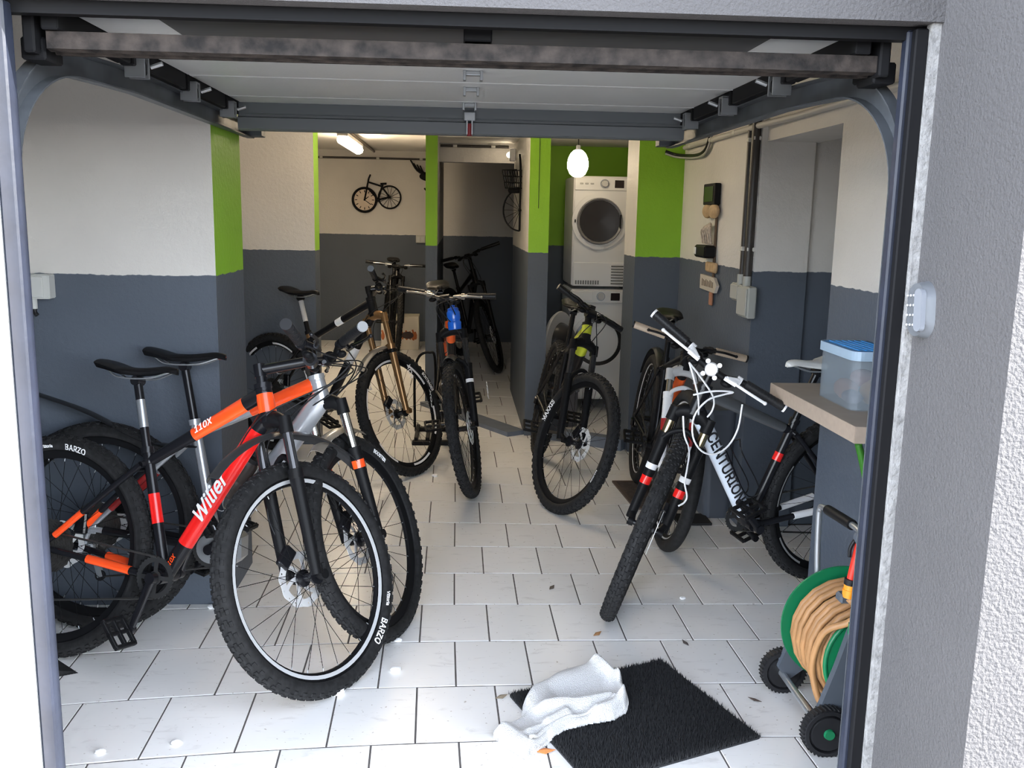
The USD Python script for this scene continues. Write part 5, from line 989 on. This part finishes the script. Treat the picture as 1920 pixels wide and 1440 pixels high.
for yy, s in ((-1.052, -1), (-0.690, 1)):
    wv, wf = lathe([(0.0, -0.018), (0.050, -0.020), (0.054, -0.012), (0.058, -0.021), (0.068, -0.020), (0.072, -0.012), (0.072, 0.012), (0.068, 0.020), (0.058, 0.021), (0.054, 0.012), (0.050, 0.020), (0.0, 0.018)], 36); cw = np.array([1.182, yy, 0.072])
    wh_ = obj('wheel', (wv + cw, wf), plastic_black, hr, 30); tr = MB()
    for k in range(36): a = 2 * PI * k / 36; tr.add(*tube(cw + [0.072 * math.cos(a), -0.017, 0.072 * math.sin(a)], cw + [0.072 * math.cos(a + 0.08), 0.017, 0.072 * math.sin(a + 0.08)], 0.003, n=4))
    obj('tread', tr, rubber, wh_, False)
    if s < 0: obj('hub_cap', tube(cw + [0, -0.026, 0], cw + [0, -0.014, 0], 0.014, 0.017, 20), gp, wh_, 40, label='green hub cap')
hb_ = smooth_path([[1.275, -0.705, 0.30], [1.262, -0.70, 0.45], [1.256, -0.70, 0.585], [1.256, -0.705, 0.615], [1.256, -0.725, 0.628], [1.252, -0.86, 0.640], [1.246, -0.995, 0.652], [1.243, -1.022, 0.645], [1.243, -1.03, 0.615], [1.245, -1.03, 0.42], [1.25, -1.02, 0.31]], 80)
obj('handle_bar', sweep(hb_, 0.0095, 10), galv, hr, True); obj('foam_grip', tube([1.2555, -0.765, 0.632], [1.2485, -0.955, 0.649], 0.0155, n=18), matt_black, hr, 40)
obj('post_socket', tube([1.252, -1.022, 0.30], [1.247, -1.029, 0.385], 0.021, 0.017, 16), gp, hr, 40); obj('gun_clip', MB().add(*cbox(1.19, 1.265, -1.052, -1.012, 0.452, 0.478, 0.006)), slate_p, hr, False)
sg_ = thing('spray_gun', 'red and orange garden spray gun clipped to the hose reel', 'spray gun'); gun_red = look('gun_red', (0.62, 0.035, 0.02), 0.35); gun_or = look('gun_orange', (0.80, 0.27, 0.02), 0.4)
obj('connector', MB().add(*tube([1.211, -1.055, 0.475], [1.212, -1.055, 0.512], 0.0165, n=18)).add(*tube([1.2112, -1.055, 0.482], [1.2115, -1.055, 0.498], 0.0185, n=18)), gun_or, sg_, 40); obj('collar', tube([1.212, -1.055, 0.512], [1.213, -1.055, 0.528], 0.0175, n=18), plastic_black, sg_, 40)
obj('gun_handle', tube([1.213, -1.055, 0.528], [1.230, -1.055, 0.628], 0.0115, 0.0135, 16), gun_red, sg_, 40); obj('gun_head', MB().add(*ball([1.230, -1.055, 0.645], 0.020, 2)).add(*tube([1.222, -1.055, 0.640], [1.248, -1.055, 0.655], 0.016, 0.017, 16)), slate_p, sg_, True)
obj('nozzle_ring', tube([1.246, -1.055, 0.653], [1.260, -1.055, 0.660], 0.021, n=18), gun_red, sg_, 40); obj('nozzle', tube([1.260, -1.055, 0.660], [1.290, -1.055, 0.672], 0.017, 0.015, 18), plastic_black, sg_, 40); obj('trigger', sweep(smooth_path([[1.214, -1.055, 0.640], [1.203, -1.055, 0.615], [1.203, -1.055, 0.592]], 8), 0.0055, 8), plastic_black, sg_, True)
gh = obj('hose_end', sweep(smooth_path([[1.452, -0.50, 0.775], [1.470, -0.50, 0.72], [1.492, -0.50, 0.64], [1.505, -0.50, 0.56], [1.508, -0.50, 0.40], [1.500, -0.50, 0.012]], 40), 0.012, 10), look('hose_green', (0.035, 0.17, 0.014), 0.5), None, True); tag(gh, 'bright green hose end leaning on the slate wall under the shelf', 'hose')

# --- doormat and towel in the foreground
dmt = thing('doormat', 'black bristly doormat lying askew on the tiles in front', 'doormat'); Pm = np.array([[0.834, -0.482], [1.025, -0.968], [0.49, -1.19], [0.30, -0.702]]); mat_m = look('doormat_black', (0.012, 0.0125, 0.014), 0.7)
obj('mat_base', MB().tm(plate(Polygon(Pm).buffer(-0.01).buffer(0.01, quad_segs=3), 0.006)), mat_m, dmt, False)
br_ = MB(); r_ = random.Random(11); V, F = [], []
for k in range(15000):
    a, b = r_.random(), r_.random(); p = Pm[3] + (Pm[0] - Pm[3]) * a + (Pm[2] - Pm[3]) * b; h = 0.011 + 0.006 * r_.random(); dx, dy_ = r_.uniform(-0.004, 0.004), r_.uniform(-0.004, 0.004); w = 0.0016; n0 = len(V)
    V += [[p[0] - w, p[1] - w, 0.005], [p[0] + w, p[1] - w * 0.5, 0.005], [p[0], p[1] + w, 0.005], [p[0] + dx, p[1] + dy_, 0.005 + h]]; F += [[n0, n0 + 1, n0 + 3], [n0 + 1, n0 + 2, n0 + 3], [n0 + 2, n0, n0 + 3]]
obj('bristles', (np.array(V), np.array(F)), mat_m, dmt, False, kind='stuff')
tw_ = thing('towel', 'crumpled white terry towel dropped over the corner of the doormat', 'towel'); towel_m = look('terry_white', (0.66, 0.655, 0.65), 0.95, bump=0.7, bscale=260)
out = np.array([[0.235, -0.935], [0.262, -0.985], [0.330, -1.065], [0.345, -1.045], [0.40, -0.985], [0.455, -0.935], [0.53, -0.905], [0.605, -0.885], [0.650, -0.845], [0.668, -0.79], [0.660, -0.70], [0.632, -0.62], [0.600, -0.566], [0.575, -0.570], [0.552, -0.552], [0.515, -0.560], [0.475, -0.625], [0.425, -0.68], [0.365, -0.74], [0.335, -0.80], [0.325, -0.86], [0.285, -0.90]])
po_ = Polygon(out); N = 110; gx, gy = np.meshgrid(np.linspace(0.22, 0.69, N), np.linspace(-1.08, -0.54, N)); 
def towel_z(x, y):
    e = np.stack([x, y, 0 * x], -1); z = 0.012 + 0.030 * meshkit.fbm(e * 7.5 + 3.1, 3, 4)
    def ridge(a, b, w, h):
        a, b = np.array(a), np.array(b); d = b - a; t = np.clip(((x - a[0]) * d[0] + (y - a[1]) * d[1]) / (d @ d), 0, 1); r = np.hypot(x - a[0] - t * d[0], y - a[1] - t * d[1]); return h * np.exp(-(r / w) ** 2)
    z = z + ridge((0.585, -0.58), (0.655, -0.70), 0.020, 0.038) + ridge((0.655, -0.70), (0.645, -0.82), 0.020, 0.034) + ridge((0.645, -0.82), (0.56, -0.875), 0.022, 0.028) + ridge((0.40, -0.86), (0.60, -0.80), 0.022, 0.030) + ridge((0.345, -0.97), (0.46, -0.885), 0.018, 0.022) + ridge((0.36, -0.76), (0.56, -0.62), 0.045, 0.022) + ridge((0.27, -0.93), (0.34, -1.02), 0.02, 0.014) - ridge((0.46, -0.77), (0.60, -0.72), 0.035, 0.016)
    return z
from shapely import contains_xy, points as spoints, distance as sdist
ins_ = contains_xy(po_, gx, gy); ed = sdist(po_.exterior, spoints(gx.ravel(), gy.ravel())).reshape(gx.shape); Z = np.maximum(0.004, towel_z(gx, gy) * np.clip(ed / 0.016, 0, 1) ** 0.5)
# the towel lies on the mat where that is below it
onmat = np.clip(sdist(Polygon(Pm).exterior, spoints(gx.ravel(), gy.ravel())).reshape(gx.shape) * np.where(contains_xy(Polygon(Pm), gx, gy), 1, -1) / 0.02 + 0.5, 0, 1) * 0.014
Z = Z + onmat; idx = -np.ones(gx.shape, int); keep = ins_; idx[keep] = np.arange(keep.sum()); top = np.c_[gx[keep], gy[keep], Z[keep]]; bot = np.c_[gx[keep], gy[keep], np.maximum(0.0005, onmat[keep] + 0.0005)]; F = []
n0 = len(top); q00, q01, q11, q10 = idx[:-1, :-1], idx[:-1, 1:], idx[1:, 1:], idx[1:, :-1]; okq = (q00 >= 0) & (q01 >= 0) & (q11 >= 0) & (q10 >= 0)
quads = np.stack([q00[okq], q01[okq], q11[okq], q10[okq]], 1); tri = np.vstack([quads[:, [0, 1, 2]], quads[:, [0, 2, 3]]]); tm_ = trimesh.Trimesh(top, tri, process=False)
ee = np.vstack([tri[:, [0, 1]], tri[:, [1, 2]], tri[:, [2, 0]]]); key = {(a, b) for a, b in ee}; side = np.array([[a, b] for a, b in key if (b, a) not in key]); F = np.vstack([tri, tri[:, ::-1] + n0, np.stack([side[:, 1], side[:, 0], side[:, 0] + n0], 1), np.stack([side[:, 1], side[:, 0] + n0, side[:, 1] + n0], 1)])
obj('towel_cloth', (np.vstack([top, bot]), F), towel_m, tw_, 50)
hem = smooth_path([[0.342, -1.03, 0.034], [0.40, -0.955, 0.040], [0.47, -0.90, 0.056], [0.56, -0.86, 0.068], [0.62, -0.81, 0.066]], 40)
hem[:, 2] = [float(np.maximum(0.004, towel_z(np.array(p[0]), np.array(p[1])))) + 0.012 for p in hem]; obj('towel_hem', sweep(hem, 0.006, 8), towel_m, tw_, True)
for k, (x, y_, s, lab) in enumerate(((-0.242, -0.675, 0.024, 'large white crumb beside the front tyre of the red bicycle'), (-0.067, -0.531, 0.016, 'white crumb on a tile right of the front tyre'), (-0.073, -0.312, 0.012, 'white crumb on the joint under the silver bicycle'), (1.036, 0.046, 0.011, 'white crumb on the tiles below the white levers'), (0.006, 1.824, 0.016, 'white crumb left of the orange bicycle front wheel'), (-0.80, -0.015, 0.012, 'white crumb at the foot of the left pier'), (-0.854, -0.991, 0.012, 'white chip on the tiles nearest the left door post'), (-0.659, -0.951, 0.013, 'white chip on the tiles between left post and towel'))):
    bv, bf = ball([0, 0, 0], 1.0, 1); bv = bv * (0.75 + 0.5 * meshkit.noise(bv * 1.7 + k * 3.3)[:, None]); tag(obj('crumb', (bv * np.array([s * 1.2, s, s * 0.55]) + [x, y_, s * 0.42], bf), look('crumb_white', (0.82, 0.82, 0.82), 0.8), None, False), lab, 'crumb', 'white crumbs on the floor')
for k, (x, y_, a, lab, c) in enumerate(((0.276, -0.714, 0.4, 'dry leaf on the tiles left of the towel', (0.20, 0.16, 0.11)), (0.951, -0.35, 1.9, 'dark leaf on the tiles above the doormat', (0.06, 0.05, 0.045)), (1.075, -0.752, 2.6, 'curled dark leaf right of the doormat', (0.07, 0.05, 0.04)), (0.523, 0.161, 1.0, 'brown leaf below the lime bicycle', (0.10, 0.08, 0.06)), (0.646, -0.271, 0.7, 'small orange brown bit between doormat and front wheel', (0.33, 0.17, 0.07)), (0.385, -1.02, 0.0, 'orange scrap sticking out from under the towel', (0.60, 0.20, 0.06)))):
    L_ = 0.022 if k != 5 else 0.030; lv = np.array([[-L_, 0, 0.002], [0, -L_ * 0.42, 0.001], [L_, 0, 0.006], [0, L_ * 0.42, 0.004], [0, 0, 0.007]]); lv = np.vstack([lv, lv - [0, 0, 0.0012]]); lf = [[0, 1, 4], [1, 2, 4], [2, 3, 4], [3, 0, 4]]; lf = np.array(lf + [[c_ + 5, b_ + 5, a_ + 5] for a_, b_, c_ in lf] + [x_ for p, q_ in ((0, 1), (1, 2), (2, 3), (3, 0)) for x_ in ([q_, p, p + 5], [q_, p + 5, q_ + 5])])
    tag(obj('leaf', (lv @ rot([0, 0, 1], a).T + [x, y_, 0.0015], lf), look(f'leaf_{k}', c, 0.8), None, False), lab, 'leaf' if k != 5 else 'scrap')
wv = np.array([[-1.20, -0.47, 0.0], [-1.20, -0.57, 0.0], [-1.095, -0.524, 0.0], [-1.20, -0.47, 0.035], [-1.20, -0.57, 0.035], [-1.11, -0.524, 0.006]]); wg = obj('door_wedge', (wv, np.array([[0, 2, 1], [3, 4, 5], [0, 1, 4], [0, 4, 3], [1, 2, 5], [1, 5, 4], [2, 0, 3], [2, 3, 5]])), rubber, None, False); tag(wg, 'black pointed rubber wedge on the floor by the left door post', 'wedge')

# --- keypad on the reveal
kp = thing('keypad', 'oval silver code keypad on the grey wall right of the door', 'keypad', rot([1, 0, 0], -0.10) , (1.105, -1.528, 1.314)); kg = look('keypad_silver', (0.17, 0.18, 0.195), 0.35, 0.4)
kv = plate(rrect(-0.041, 0.041, -0.060, 0.060, 0.040, 10), 0.022); v = np.array(kv.vertices); tp = np.clip(v[:, 2] / 0.022, 0, 1); v2 = np.stack([-v[:, 2], v[:, 0] * (1 - 0.12 * tp), v[:, 1] * (1 - 0.08 * tp)], 1); obj('housing', (v2, np.array(kv.faces)[:, ::-1]), kg, kp, 30)
cvv = plate(rrect(-0.039, -0.008, -0.045, 0.043, 0.014, 6), 0.010); v = np.array(cvv.vertices); obj('slide_cover', (np.stack([-0.020 - v[:, 2], v[:, 0], v[:, 1]], 1), np.array(cvv.faces)[:, ::-1]), look('cover_silver', (0.34, 0.36, 0.40), 0.28, 0.5), kp, 30, label='brighter sliding cover')
for r in range(4):
    for c in range(3): obj('button', ball([-0.024, 0.031 - 0.0135 * c, 0.030 - 0.0205 * r], 0.0030, 1), look('button_steel', (0.6, 0.6, 0.6), 0.4, 0.6), kp, True)
pf = MB()
